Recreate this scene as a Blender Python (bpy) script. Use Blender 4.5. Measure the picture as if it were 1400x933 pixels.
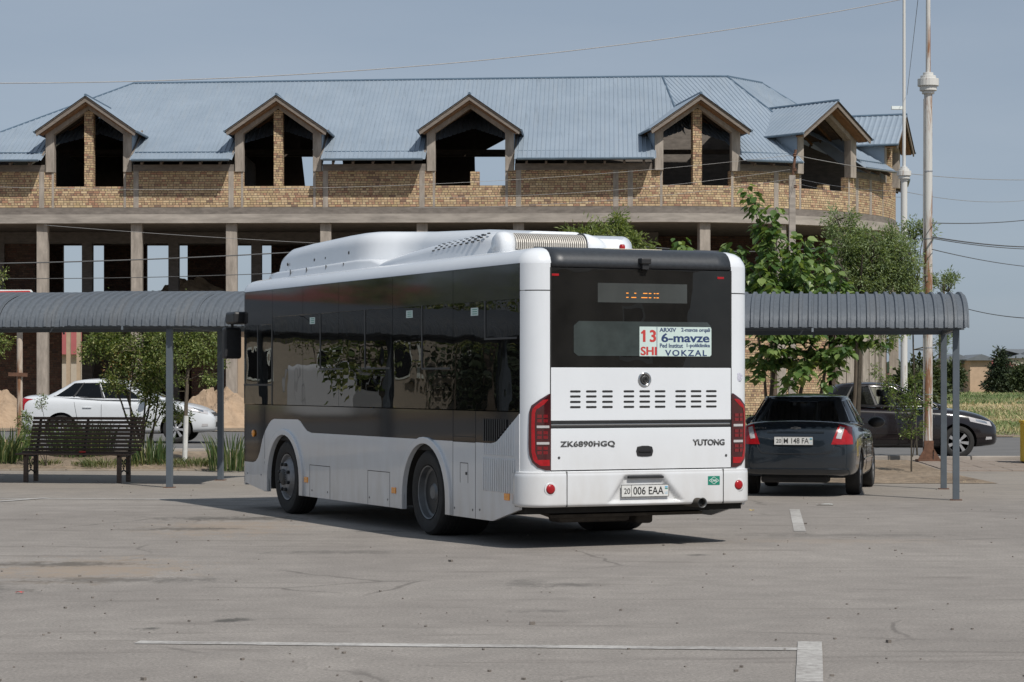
import bpy, bmesh, math, random
import numpy as np
from mathutils import Vector, Matrix
from mathutils.bvhtree import BVHTree
for o in list(bpy.data.objects): bpy.data.objects.remove(o, do_unlink=True)
S = bpy.context.scene; COL = S.collection
random.seed(7); RNG = np.random.RandomState(11)
R = math.radians; PI = math.pi

# ---------------- camera, sky, sun, exposure ----------------
F_PX, HOR, EYE = 3284.0, 521.0, 1.64
cam = bpy.data.cameras.new('camera'); camo = bpy.data.objects.new('camera', cam); COL.objects.link(camo)
camo.location = (0, 0, EYE); camo.rotation_euler = (R(90), 0, 0)
cam.sensor_width = 36; cam.lens = 36 * F_PX / 1400
cam.shift_y = (HOR - 466.5) / 1400
cam.clip_start = .2; cam.clip_end = 6000
S.camera = camo
SUNV = Vector((.45, -.68, 1.0)).normalized()
w = bpy.data.worlds.new('World'); S.world = w; w.use_nodes = True
nt = w.node_tree; bg = nt.nodes['Background']
sky = nt.nodes.new('ShaderNodeTexSky'); sky.sky_type = 'NISHITA'; sky.sun_disc = False
sky.sun_elevation = math.asin(SUNV.z); sky.sun_rotation = math.atan2(SUNV.x, SUNV.y)
sky.air_density = .8; sky.dust_density = 1.2; sky.ozone_density = 3; sky.altitude = 400
hs = nt.nodes.new('ShaderNodeHueSaturation'); hs.inputs['Saturation'].default_value = .60; hs.inputs['Value'].default_value = 1.0
nt.links.new(sky.outputs[0], hs.inputs['Color']); mx0 = nt.nodes.new('ShaderNodeMix'); mx0.data_type = 'RGBA'; mx0.inputs[0].default_value = .6; mx0.inputs[7].default_value = (4.25, 5.2, 6.4, 1)   # even summer haze over the whole dome
stc = nt.nodes.new('ShaderNodeTexCoord'); smp = nt.nodes.new('ShaderNodeMapping'); smp.inputs['Scale'].default_value = (2.5, 2.5, 14); nt.links.new(stc.outputs['Generated'], smp.inputs[0])
snz = nt.nodes.new('ShaderNodeTexNoise'); snz.inputs['Scale'].default_value = 1.6; snz.inputs['Detail'].default_value = 5; nt.links.new(smp.outputs[0], snz.inputs['Vector'])
srp = nt.nodes.new('ShaderNodeValToRGB'); srp.color_ramp.elements[0].position = .35; srp.color_ramp.elements[0].color = (3.98 / 4.25, .955, .97, 1); srp.color_ramp.elements[1].position = .68; srp.color_ramp.elements[1].color = (1.06, 1.045, 1.03, 1); nt.links.new(snz.outputs[0], srp.inputs[0])
sml = nt.nodes.new('ShaderNodeMix'); sml.data_type = 'RGBA'; sml.blend_type = 'MULTIPLY'; sml.inputs[0].default_value = 1
nt.links.new(hs.outputs[0], mx0.inputs[6]); nt.links.new(mx0.outputs[2], sml.inputs[6]); nt.links.new(srp.outputs[0], sml.inputs[7]); nt.links.new(sml.outputs[2], bg.inputs[0])
bg.inputs[1].default_value = .08
sun = bpy.data.lights.new('sun', 'SUN'); suno = bpy.data.objects.new('sun', sun); COL.objects.link(suno)
sun.energy = 3.8; sun.angle = R(.53); sun.color = (1, .955, .89)
suno.rotation_euler = (-SUNV).to_track_quat('-Z', 'Y').to_euler()
S.view_settings.view_transform = 'Standard'; S.view_settings.look = 'None'
S.view_settings.exposure = 0.0; S.view_settings.gamma = 1

# ---------------- helpers ----------------
def P(px, py, Y): return Vector(((px - 700) / F_PX * Y, Y, EYE + (HOR - py) / F_PX * Y))
def sstep(a, b, x):
    t = min(1, max(0, (x - a) / (b - a))); return t * t * (3 - 2 * t)
def gz(x, y):
    a = .24 - .16 * min(1, max(0, (x + 9) / 17))
    z = a * sstep(42, 47, y)
    if x > 2: z += .55 * sstep(72, 200, y) * sstep(2, 14, x)
    return z

class MB:
    def __init__(s): s.v = []; s.f = []; s.m = []; s.uv = None
    def add(s, vs, fs, mi=0):
        b = len(s.v); s.v += [tuple(v) for v in vs]; s.f += [tuple(b + i for i in f) for f in fs]; s.m += [mi] * len(fs); return s
    def box(s, c, d, mi=0, rz=0, rx=0, ry=0):
        M_ = Matrix.Translation(c) @ Matrix.Rotation(rz, 4, 'Z') @ Matrix.Rotation(ry, 4, 'Y') @ Matrix.Rotation(rx, 4, 'X')
        vs = [M_ @ Vector((x * d[0] / 2, y * d[1] / 2, z * d[2] / 2)) for x in (-1, 1) for y in (-1, 1) for z in (-1, 1)]
        return s.add(vs, [(0, 1, 3, 2), (4, 6, 7, 5), (0, 4, 5, 1), (2, 3, 7, 6), (0, 2, 6, 4), (1, 5, 7, 3)], mi)
    def b2(s, x0, x1, y0, y1, z0, z1, mi=0): return s.box(((x0 + x1) / 2, (y0 + y1) / 2, (z0 + z1) / 2), (x1 - x0, y1 - y0, z1 - z0), mi)
    def prism(s, poly, ax, a, b, mi=0):
        n = len(poly)
        def mk(p, t): return (t, p[0], p[1]) if ax == 'x' else ((p[0], t, p[1]) if ax == 'y' else (p[0], p[1], t))
        vs = [mk(p, a) for p in poly] + [mk(p, b) for p in poly]
        fs = [tuple(range(n - 1, -1, -1)), tuple(range(n, 2 * n))] + [(i, (i + 1) % n, n + (i + 1) % n, n + i) for i in range(n)]
        return s.add(vs, fs, mi)
    def tube(s, pts, r, n=8, mi=0, cap=True):
        pts = [Vector(p) for p in pts]; rr = r if isinstance(r, (list, tuple)) else [r] * len(pts)
        vs = []; u = None
        for i, p in enumerate(pts):
            d = (pts[min(i + 1, len(pts) - 1)] - pts[max(i - 1, 0)]).normalized()
            if u is None: u = d.orthogonal().normalized()
            else: u = (u - d * u.dot(d)).normalized()
            w_ = d.cross(u)
            vs += [p + (u * math.cos(2 * PI * k / n) + w_ * math.sin(2 * PI * k / n)) * rr[i] for k in range(n)]
        fs = [(i * n + k, i * n + (k + 1) % n, (i + 1) * n + (k + 1) % n, (i + 1) * n + k) for i in range(len(pts) - 1) for k in range(n)]
        if cap: fs += [tuple(range(n - 1, -1, -1)), tuple(range((len(pts) - 1) * n, len(pts) * n))]
        return s.add(vs, fs, mi)
    def lathe(s, prof, c=(0, 0, 0), ax='z', n=20, mi=0, caps=True):
        vs = []
        for r, h in prof:
            for k in range(n):
                a = 2 * PI * k / n; x, y = r * math.cos(a), r * math.sin(a)
                q = (x, y, h) if ax == 'z' else ((h, x, y) if ax == 'x' else (y, h, x))
                vs.append((q[0] + c[0], q[1] + c[1], q[2] + c[2]))
        fs = [(i * n + k, i * n + (k + 1) % n, (i + 1) * n + (k + 1) % n, (i + 1) * n + k) for i in range(len(prof) - 1) for k in range(n)]
        if caps: fs += [tuple(range(n - 1, -1, -1)), tuple(range((len(prof) - 1) * n, len(prof) * n))]
        return s.add(vs, fs, mi)
    def grid(s, fn, nu, nv, mi=0, wrap=False):
        vs = [fn(i / (nu), j / nv) for j in range(nv + 1) for i in range(nu + (0 if wrap else 1))]
        W = nu + (0 if wrap else 1)
        fs = [(j * W + i, j * W + (i + 1) % W, (j + 1) * W + (i + 1) % W, (j + 1) * W + i) for j in range(nv) for i in range(nu)]
        return s.add(vs, fs, mi)
    def mesh(s, name, mats, smooth=False, fix=True):
        me = bpy.data.meshes.new(name); me.from_pydata(s.v, [], s.f)
        for m in (mats if isinstance(mats, (list, tuple)) else [mats]): me.materials.append(m)
        if len(me.materials) > 1: me.polygons.foreach_set('material_index', s.m)
        if fix:
            bm = bmesh.new(); bm.from_mesh(me); bmesh.ops.recalc_face_normals(bm, faces=bm.faces); bm.to_mesh(me); bm.free()
        if smooth: me.polygons.foreach_set('use_smooth', [True] * len(me.polygons))
        if smooth == 'auto': me.set_sharp_from_angle(angle=R(35))
        me.update(); return me
    def build(s, name, mats, parent=None, smooth=False, fix=True, bev=0, **k):
        return link(name, s.mesh(name, mats, smooth, fix), parent, bev=bev, **k)
def link(name, me, parent=None, bev=0, **k):
    o = bpy.data.objects.new(name, me); COL.objects.link(o)
    if parent: o.parent = parent
    if bev:
        md = o.modifiers.new('bevel', 'BEVEL'); md.width = bev; md.segments = 2; md.limit_method = 'ANGLE'
    for a, b in k.items(): o[a] = b
    return o
def tag(o, label=None, cat=None, group=None, kind=None):
    if label: o['label'] = label
    if cat: o['category'] = cat
    if group: o['group'] = group
    if kind: o['kind'] = kind
    return o
def empty(name, loc=(0, 0, 0), rz=0, label=None, cat=None, group=None):
    o = bpy.data.objects.new(name, None); COL.objects.link(o); o.location = loc; o.rotation_euler = (0, 0, rz); o.empty_display_size = .2
    return tag(o, label, cat, group)
def dup(o, parent=None):
    c = o.copy(); COL.objects.link(c)
    if parent: c.parent = parent
    for ch in list(o.children): dup(ch, c)
    return c

# ---------------- materials ----------------
def nn(t, typ, **k):
    n = t.nodes.new(typ)
    for a, b in k.items():
        if a.startswith('i_'): n.inputs[a[2:].replace('_', ' ')].default_value = b
        else: setattr(n, a, b)
    return n
def mth(t, op, a, b=None, c=None):
    n = t.nodes.new('ShaderNodeMath'); n.operation = op
    for i, x in enumerate((a, b, c)):
        if x is None: continue
        if isinstance(x, (int, float)): n.inputs[i].default_value = x
        else: t.links.new(x, n.inputs[i])
    return n.outputs[0]
def mixc(t, f, a, b, mode='MIX'):
    n = t.nodes.new('ShaderNodeMix'); n.data_type = 'RGBA'; n.blend_type = mode
    for i, x in ((0, f), (6, a), (7, b)):
        if isinstance(x, (int, float)): n.inputs[i].default_value = x
        elif isinstance(x, tuple): n.inputs[i].default_value = x if len(x) == 4 else x + (1,)
        else: t.links.new(x, n.inputs[i])
    return n.outputs[2]
def ramp(t, f, stops):
    n = t.nodes.new('ShaderNodeValToRGB'); e = n.color_ramp.elements
    while len(e) < len(stops): e.new(.5)
    for i, (p, c) in enumerate(stops):
        e[i].position = p; e[i].color = (c, c, c, 1) if isinstance(c, (int, float)) else c + (1,)
    t.links.new(f, n.inputs[0]); return n.outputs[0]
def noise(t, vec, scale, detail=4, rough=.55, dist=0):
    n = nn(t, 'ShaderNodeTexNoise'); n.inputs['Scale'].default_value = scale; n.inputs['Detail'].default_value = detail
    n.inputs['Roughness'].default_value = rough; n.inputs['Distortion'].default_value = dist
    t.links.new(vec, n.inputs['Vector']); return n.outputs[0]
def mapv(t, vec, sc=(1, 1, 1), loc=(0, 0, 0), rot=(0, 0, 0)):
    n = nn(t, 'ShaderNodeMapping'); n.inputs['Scale'].default_value = sc; n.inputs['Location'].default_value = loc; n.inputs['Rotation'].default_value = rot
    t.links.new(vec, n.inputs['Vector']); return n.outputs[0]
def newmat(name):
    m = bpy.data.materials.new(name); m.use_nodes = True; t = m.node_tree; b = t.nodes['Principled BSDF']
    tc = nn(t, 'ShaderNodeTexCoord'); return m, t, b, tc.outputs['Object'], tc.outputs['UV']
def bump(t, b, h, strength=.3, dist=.02):
    n = nn(t, 'ShaderNodeBump'); n.inputs['Strength'].default_value = strength; n.inputs['Distance'].default_value = dist
    t.links.new(h, n.inputs['Height']); t.links.new(n.outputs[0], b.inputs['Normal'])
def M(name, col, rough=.6, metal=0, var=.12, sc=3, bmp=0, bsc=60, coat=0, stretch=(1, 1, 1), spec=.5, dirt=None):
    m, t, b, ob, uv = newmat(name)
    v = mapv(t, ob, stretch)
    n1 = noise(t, v, sc, 6, .62)
    c = tuple(col)
    col_o = ramp(t, n1, [(.25, tuple(max(0, x * (1 - var)) for x in c)), (.75, tuple(min(1, x * (1 + var)) for x in c))])
    if dirt:
        z = nn(t, 'ShaderNodeSeparateXYZ'); t.links.new(ob, z.inputs[0])
        n2 = noise(t, mapv(t, ob, (2, 2, .6)), 3, 5)
        fz = mth(t, 'SUBTRACT', 1, mth(t, 'DIVIDE', z.outputs[2], dirt[0])); 
        fc = nn(t, 'ShaderNodeClamp'); t.links.new(mth(t, 'MULTIPLY', fz, mth(t, 'MULTIPLY', n2, dirt[1])), fc.inputs[0])
        col_o = mixc(t, fc.outputs[0], col_o, dirt[2])
    t.links.new(col_o, b.inputs['Base Color'])
    b.inputs['Roughness'].default_value = rough; b.inputs['Metallic'].default_value = metal
    b.inputs['Specular IOR Level'].default_value = spec
    if coat: b.inputs['Coat Weight'].default_value = coat; b.inputs['Coat Roughness'].default_value = .04
    if bmp: bump(t, b, noise(t, ob, bsc, 4, .6), bmp, .01)
    return m
def glass(name, tint, rough=.0, ior=1.5, gl=1.0, dust=.0):
    m = bpy.data.materials.new(name); m.use_nodes = True; t = m.node_tree; t.nodes.clear()
    out = nn(t, 'ShaderNodeOutputMaterial'); tr = nn(t, 'ShaderNodeBsdfTransparent'); tr.inputs[0].default_value = tint + (1,)
    g = nn(t, 'ShaderNodeBsdfGlossy'); g.inputs['Roughness'].default_value = rough; g.inputs['Color'].default_value = (gl, gl, gl, 1)
    tc = nn(t, 'ShaderNodeTexCoord'); nz = noise(t, tc.outputs['Object'], 1.3, 2, .4)
    bm_ = nn(t, 'ShaderNodeBump'); bm_.inputs['Strength'].default_value = .05; bm_.inputs['Distance'].default_value = .05; t.links.new(nz, bm_.inputs['Height'])
    t.links.new(bm_.outputs[0], g.inputs['Normal'])
    df = nn(t, 'ShaderNodeBsdfDiffuse'); df.inputs[0].default_value = (.50, .48, .45, 1); md_ = nn(t, 'ShaderNodeMixShader'); t.links.new(mth(t, 'MULTIPLY', noise(t, tc.outputs['Object'], 2.0, 5), dust * 2), md_.inputs[0]); t.links.new(tr.outputs[0], md_.inputs[1]); t.links.new(df.outputs[0], md_.inputs[2])
    fr = nn(t, 'ShaderNodeFresnel'); fr.inputs[0].default_value = ior
    mx = nn(t, 'ShaderNodeMixShader'); t.links.new(fr.outputs[0], mx.inputs[0]); t.links.new(md_.outputs[0], mx.inputs[1]); t.links.new(g.outputs[0], mx.inputs[2])
    t.links.new(mx.outputs[0], out.inputs[0]); return m
def brick_mat(name='brick', cols=None, jt=((.07, .052, .04), (.16, .125, .09))):
    m, t, b, ob, uv = newmat(name)
    s = nn(t, 'ShaderNodeSeparateXYZ'); t.links.new(uv, s.inputs[0])
    u, z = s.outputs[0], s.outputs[1]
    wob = noise(t, uv, 1.2, 2)
    z2 = mth(t, 'ADD', z, mth(t, 'MULTIPLY', mth(t, 'SUBTRACT', wob, .5), .012))
    row = mth(t, 'FLOOR', mth(t, 'DIVIDE', z2, .098)); par = mth(t, 'MODULO', mth(t, 'ABSOLUTE', row), 2)
    wdt = mth(t, 'ADD', .131, mth(t, 'MULTIPLY', par, .131))
    wn0 = nn(t, 'ShaderNodeTexWhiteNoise', noise_dimensions='1D'); t.links.new(row, wn0.inputs['W'])
    uu = mth(t, 'ADD', mth(t, 'DIVIDE', u, wdt), wn0.outputs[0])
    col = mth(t, 'FLOOR', uu)
    cv = nn(t, 'ShaderNodeCombineXYZ'); t.links.new(row, cv.inputs[0]); t.links.new(col, cv.inputs[1])
    wn = nn(t, 'ShaderNodeTexWhiteNoise', noise_dimensions='3D'); t.links.new(cv.outputs[0], wn.inputs['Vector'])
    c = ramp(t, wn.outputs[0], cols or [(0, (.40, .275, .165)), (.25, (.52, .375, .225)), (.45, (.60, .46, .29)), (.62, (.51, .385, .21)), (.78, (.49, .325, .21)), (.92, (.40, .22, .14)), (1, (.22, .15, .11))])
    for n_ in [x for x in t.nodes if x.type == 'VALTORGB']: n_.color_ramp.interpolation = 'LINEAR'
    fu = mth(t, 'FRACT', uu); fz = mth(t, 'FRACT', mth(t, 'DIVIDE', z2, .098))
    du = mth(t, 'MULTIPLY', mth(t, 'MINIMUM', fu, mth(t, 'SUBTRACT', 1, fu)), wdt)
    dz = mth(t, 'MULTIPLY', mth(t, 'MINIMUM', fz, mth(t, 'SUBTRACT', 1, fz)), .098)
    d = mth(t, 'MINIMUM', du, dz)
    mk = ramp(t, d, [(.006, 0.0), (.012, 1.0)])
    mort = mixc(t, noise(t, uv, 5, 3), *jt)
    wn2 = nn(t, 'ShaderNodeTexWhiteNoise', noise_dimensions='2D'); t.links.new(cv.outputs[0], wn2.inputs['Vector'])
    c = mixc(t, 1.0, c, ramp(t, wn2.outputs[0], [(0, .84), (1, 1.14)]), 'MULTIPLY')
    c = mixc(t, 1.0, c, ramp(t, noise(t, uv, 30, 4), [(.3, .82), (.7, 1.12)]), 'MULTIPLY')
    t.links.new(mixc(t, mk, mort, c), b.inputs['Base Color']); b.inputs['Roughness'].default_value = .9
    bump(t, b, mk, .8, .012); return m
def leaf_mat(name, c1, c2, c3=None, tr=.35, rough=.45):
    m = bpy.data.materials.new(name); m.use_nodes = True; t = m.node_tree; b = t.nodes['Principled BSDF']
    g = nn(t, 'ShaderNodeNewGeometry'); oi = nn(t, 'ShaderNodeObjectInfo')
    f = mth(t, 'FRACT', mth(t, 'ADD', g.outputs['Random Per Island'], oi.outputs['Random']))
    st = [(0, c1), (.6, c2)] + ([(.93, c3)] if c3 else [])
    c = ramp(t, f, st)
    t.links.new(c, b.inputs['Base Color']); b.inputs['Roughness'].default_value = rough; b.inputs['Specular IOR Level'].default_value = .5
    tl = nn(t, 'ShaderNodeBsdfTranslucent'); t.links.new(mixc(t, 1.0, c, (1.0, 1.0, .45), 'MULTIPLY'), tl.inputs[0])
    mx = nn(t, 'ShaderNodeMixShader'); mx.inputs[0].default_value = tr
    out = t.nodes['Material Output']; t.links.new(b.outputs[0], mx.inputs[1]); t.links.new(tl.outputs[0], mx.inputs[2]); t.links.new(mx.outputs[0], out.inputs[0])
    return m
def rust_mat(name, paint, amt=.5):
    m, t, b, ob, uv = newmat(name)
    n1 = noise(t, mapv(t, ob, (9, 9, .9)), 1.0, 6, .65, .4); n2 = noise(t, mapv(t, ob, (1, 1, .25)), 1.6, 3)
    f = ramp(t, mth(t, 'ADD', mth(t, 'MULTIPLY', n1, .6), mth(t, 'MULTIPLY', n2, .4)), [(amt - .04, 1.0), (amt + .03, 0.0)])
    rc = mixc(t, noise(t, ob, 14, 4), (.17, .075, .04), (.32, .17, .09))
    t.links.new(mixc(t, f, paint, rc), b.inputs['Base Color']); b.inputs['Roughness'].default_value = .65
    bump(t, b, f, .3, .004); return m

m_white = M('white_paint', (.71, .735, .765), .22, var=.03, sc=2, coat=.6, dirt=(1.15, 1.15, (.44, .395, .34)))
m_white_side = m_white
m_black_gloss = M('black_gloss_paint', (.016, .016, .018), .05, var=.15, spec=.42)
m_black_rub = M('black_rubber', (.014, .014, .014), .6, var=.3, sc=20)
m_tyre = M('tyre_rubber', (.02, .019, .018), .8, var=.35, sc=12, bmp=.2, bsc=80)
m_dark = M('dark_underbody', (.018, .016, .014), .85, var=.5, sc=6)
m_under = M('dusty_underbody', (.05, .042, .034), .9, var=.5, sc=6)
m_cap = M('black_cap_plastic', (.03, .034, .04), .42, var=.3, sc=30, bmp=.08, bsc=200)
m_seam = M('seam_dark', (.02, .02, .02), .7)
m_sideglass = glass('tinted_window_glass', (.05, .055, .06), .0, 1.43, .92, .012)
m_rearglass = glass('dark_rear_glass', (.05, .055, .055), .0, 1.5, .9, .028)
m_cleartint = glass('clear_window_glass', (.84, .88, .87), 0, 1.35)
m_chrome = M('chrome', (.6, .6, .6), .18, 1, .05)
m_letter = M('chrome_lettering', (.12, .12, .12), .35, .5, .2, sc=60)
m_alu = M('alloy_metal', (.48, .48, .49), .35, .6, .15, sc=14)
m_frontrim = M('dusty_steel_rim', (.24, .24, .245), .5, .45, .3, sc=12)
m_steel_wheel = M('painted_steel_wheel', (.15, .155, .16), .45, .5, .25, sc=10)
m_redlens = M('red_lens', (.34, .004, .008), .28, var=.25, sc=30, coat=.3)
m_darkred = M('dark_red_lens', (.05, .004, .006), .08, var=.3, coat=1)
m_clearlens = M('clear_lens', (.55, .53, .53), .12, .2, .15, sc=60, coat=1)
m_orange = M('orange_lens', (.95, .33, .02), .25, var=.15, sc=30, coat=.8)
m_plate = M('plate_white', (.64, .64, .62), .4, var=.06, sc=20)
m_ink = M('plate_black', (.02, .02, .02), .5, var=.1)
m_sign_w = M('route_board_card', (.55, .66, .63), .6, var=.05)
m_sign_r = M('route_board_red', (.50, .045, .04), .6, var=.1)
m_sign_b = M('route_board_navy', (.02, .045, .13), .6, var=.1)
m_green = M('green_sticker', (.005, .21, .14), .4, var=.05)
m_stick = M('white_ink', (.8, .85, .82), .5, var=.03)
m_blue = M('sticker_blue', (.15, .4, .6), .5)
m_blk_plastic = M('black_plastic', (.018, .018, .019), .45, var=.3, sc=20)
m_int = M('dark_interior', (.03, .032, .036), .85, var=.3)
m_led = bpy.data.materials.new('amber_led'); m_led.use_nodes = True
_b = m_led.node_tree.nodes['Principled BSDF']; _b.inputs['Base Color'].default_value = (.4, .12, .01, 1); _b.inputs['Emission Color'].default_value = (1, .36, .05, 1); _b.inputs['Emission Strength'].default_value = 1.1
m_ledbox = M('display_panel', (.20, .22, .21), .6, var=.1)
m_brick = brick_mat()
m_brick_shaded = brick_mat('shade_darkened_brick', [(0, (.10, .06, .04)), (.5, (.15, .09, .06)), (.8, (.13, .06, .04)), (1, (.07, .045, .035))], ((.05, .035, .028), (.09, .07, .055)))  # darker copy of the brick, interior shade painted into its colours
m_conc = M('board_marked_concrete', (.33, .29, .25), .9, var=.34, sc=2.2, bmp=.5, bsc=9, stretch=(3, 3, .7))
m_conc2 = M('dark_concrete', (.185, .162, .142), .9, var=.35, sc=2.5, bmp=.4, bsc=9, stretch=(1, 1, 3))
m_slabs = M('slab_concrete', (.335, .30, .265), .9, var=.38, sc=1.6, bmp=.4, bsc=8, stretch=(.5, .5, 3))
m_wood = M('weathered_timber', (.115, .088, .068), .85, var=.4, sc=4, bmp=.3, bsc=30, stretch=(1, 1, 4))
m_fascia = M('grey_fascia_board', (.195, .165, .14), .85, var=.3, sc=5, stretch=(1, 1, 4))
m_wood_o = M('raw_orange_timber', (.22, .12, .06), .85, var=.35, sc=4)
m_roofm, t, b, ob, uv = newmat('blue_grey_sheet_roof')
_c = ramp(t, noise(t, ob, .5, 6, .65), [(.25, (.245, .30, .36)), (.75, (.315, .375, .44))])
_c = mixc(t, mth(t, 'MULTIPLY', ramp(t, noise(t, mapv(t, ob, (4.5, .35, .35)), 1.0, 5, .7), [(.5, 0.0), (.75, 1.0)]), .35), _c, (.36, .39, .41))
_c = mixc(t, mth(t, 'MULTIPLY', ramp(t, noise(t, mapv(t, ob, (6, .5, .5), (3, 9, 1)), 1.0, 5, .7), [(.58, 0.0), (.72, 1.0)]), .45), _c, (.16, .19, .22))
t.links.new(_c, b.inputs['Base Color']); b.inputs['Roughness'].default_value = .45; b.inputs['Metallic'].default_value = .15
bump(t, b, noise(t, ob, 3, 4), .12, .03)
m_roofd = M('blue_roof_flashing', (.105, .155, .21), .45, .25, .2, sc=2)
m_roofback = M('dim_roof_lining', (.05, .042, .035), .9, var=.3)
m_gutter = M('dark_gutter', (.10, .14, .18), .5, .2, .2)
m_grayroof, t, b, ob, uv = newmat('charcoal_canopy_sheet')
_oi = nn(t, 'ShaderNodeObjectInfo'); _n = noise(t, ob, 18, 5, .65); _n2 = noise(t, mapv(t, ob, (3, .5, .5)), 1.3, 5, .7)
_c = ramp(t, _n, [(.25, (.095, .110, .128)), (.75, (.145, .162, .182))])
_c = mixc(t, mth(t, 'MULTIPLY', ramp(t, _n2, [(.5, 0.0), (.7, 1.0)]), .35), _c, (.19, .18, .165))
_c = mixc(t, mth(t, 'MULTIPLY', _oi.outputs['Random'], .25), _c, (.085, .095, .11))
_c = mixc(t, ramp(t, noise(t, ob, 3.1, 6, .8), [(.70, 0.0), (.76, .6)]), _c, (.22, .17, .12))
t.links.new(_c, b.inputs['Base Color']); b.inputs['Roughness'].default_value = .55; b.inputs['Metallic'].default_value = .15
bump(t, b, noise(t, ob, 90, 4), .3, .01)
m_post = M('grey_painted_steel', (.105, .125, .145), .45, .1, .12, sc=5)
m_bench = M('dark_brown_timber', (.082, .053, .037), .6, var=.45, sc=6, stretch=(.3, 5, 5))
m_iron = M('cast_iron', (.014, .013, .012), .55, .2, .3, sc=20)
m_bark = M('bark', (.11, .088, .065), .9, var=.4, sc=9, bmp=.5, bsc=40, stretch=(1, 1, .4))
m_barkd = M('dark_bark', (.06, .05, .036), .9, var=.4, sc=9, bmp=.5, bsc=40)
m_lime = M('whitewash', (.62, .62, .60), .9, var=.15, sc=12)
m_twig = M('twig', (.11, .095, .06), .9, var=.3)
m_rustpole = rust_mat('rusty_white_pole', (.56, .55, .52, 1), .485)
m_rustthin = rust_mat('pale_pole_rust_streaks', (.60, .59, .56, 1), .41)
m_rustfull = M('brown_rust', (.13, .065, .04), .85, var=.45, sc=14)
m_wire = M('wire_cable', (.10, .10, .10), .6, .2)
m_wirel = M('pale_wire', (.32, .31, .30), .5, .3)
m_redsign = M('red_sign', (.55, .04, .035), .45)
m_yellow = M('yellow_paint', (.72, .48, .03), .5, var=.1)
m_skin = M('skin', (.22, .12, .08), .6)
m_hair = M('black_hair', (.01, .009, .008), .7)
m_cloth = M('dark_clothing', (.025, .025, .03), .9)

# ---------------- ground ----------------
def terrain(name, x0, x1, y0, y1, nx, ny, dz, mat, parent=None, edge=None):
    mb = MB()
    def f(u, v):
        y = y0 + (y1 - y0) * v
        a, b = (x0, x1) if edge is None else edge(y)
        x = a + (b - a) * u
        return (x, y, gz(x, y) + dz)
    mb.grid(f, nx, ny); o = mb.build(name, mat, parent, smooth=True, fix=False)
    return o
def field_mat():
    m, t, b, ob, uv = newmat('dry_grass_field')
    n1 = noise(t, mapv(t, ob, (.5, 1, 1)), .09, 5, .6); n2 = noise(t, ob, 1.5, 5)
    c = ramp(t, n1, [(.40, (.11, .14, .045)), (.47, (.20, .20, .08)), (.51, (.38, .31, .17)), (.7, (.42, .34, .20))])
    t.links.new(mixc(t, 1.0, c, ramp(t, n2, [(.3, .7), (.7, 1.15)]), 'MULTIPLY'), b.inputs['Base Color']); b.inputs['Roughness'].default_value = .95
    bump(t, b, n2, .5, .1); return m
m_field = field_mat()
def soil_mat():
    m, t, b, ob, uv = newmat('dry_soil')
    n1 = noise(t, ob, .7, 6, .6); n2 = noise(t, ob, 9, 6, .7); n3 = noise(t, ob, 45, 3, .6)
    c = ramp(t, n1, [(.35, (.21, .155, .105)), (.65, (.31, .24, .17))])
    c = mixc(t, 1.0, c, ramp(t, n2, [(.35, .55), (.6, 1.1)]), 'MULTIPLY')
    c = mixc(t, ramp(t, n3, [(.62, 0.0), (.68, .6)]), c, (.34, .29, .22))
    t.links.new(c, b.inputs['Base Color']); b.inputs['Roughness'].default_value = .95; bump(t, b, n2, .9, .05); return m
m_soil = soil_mat()
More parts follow.
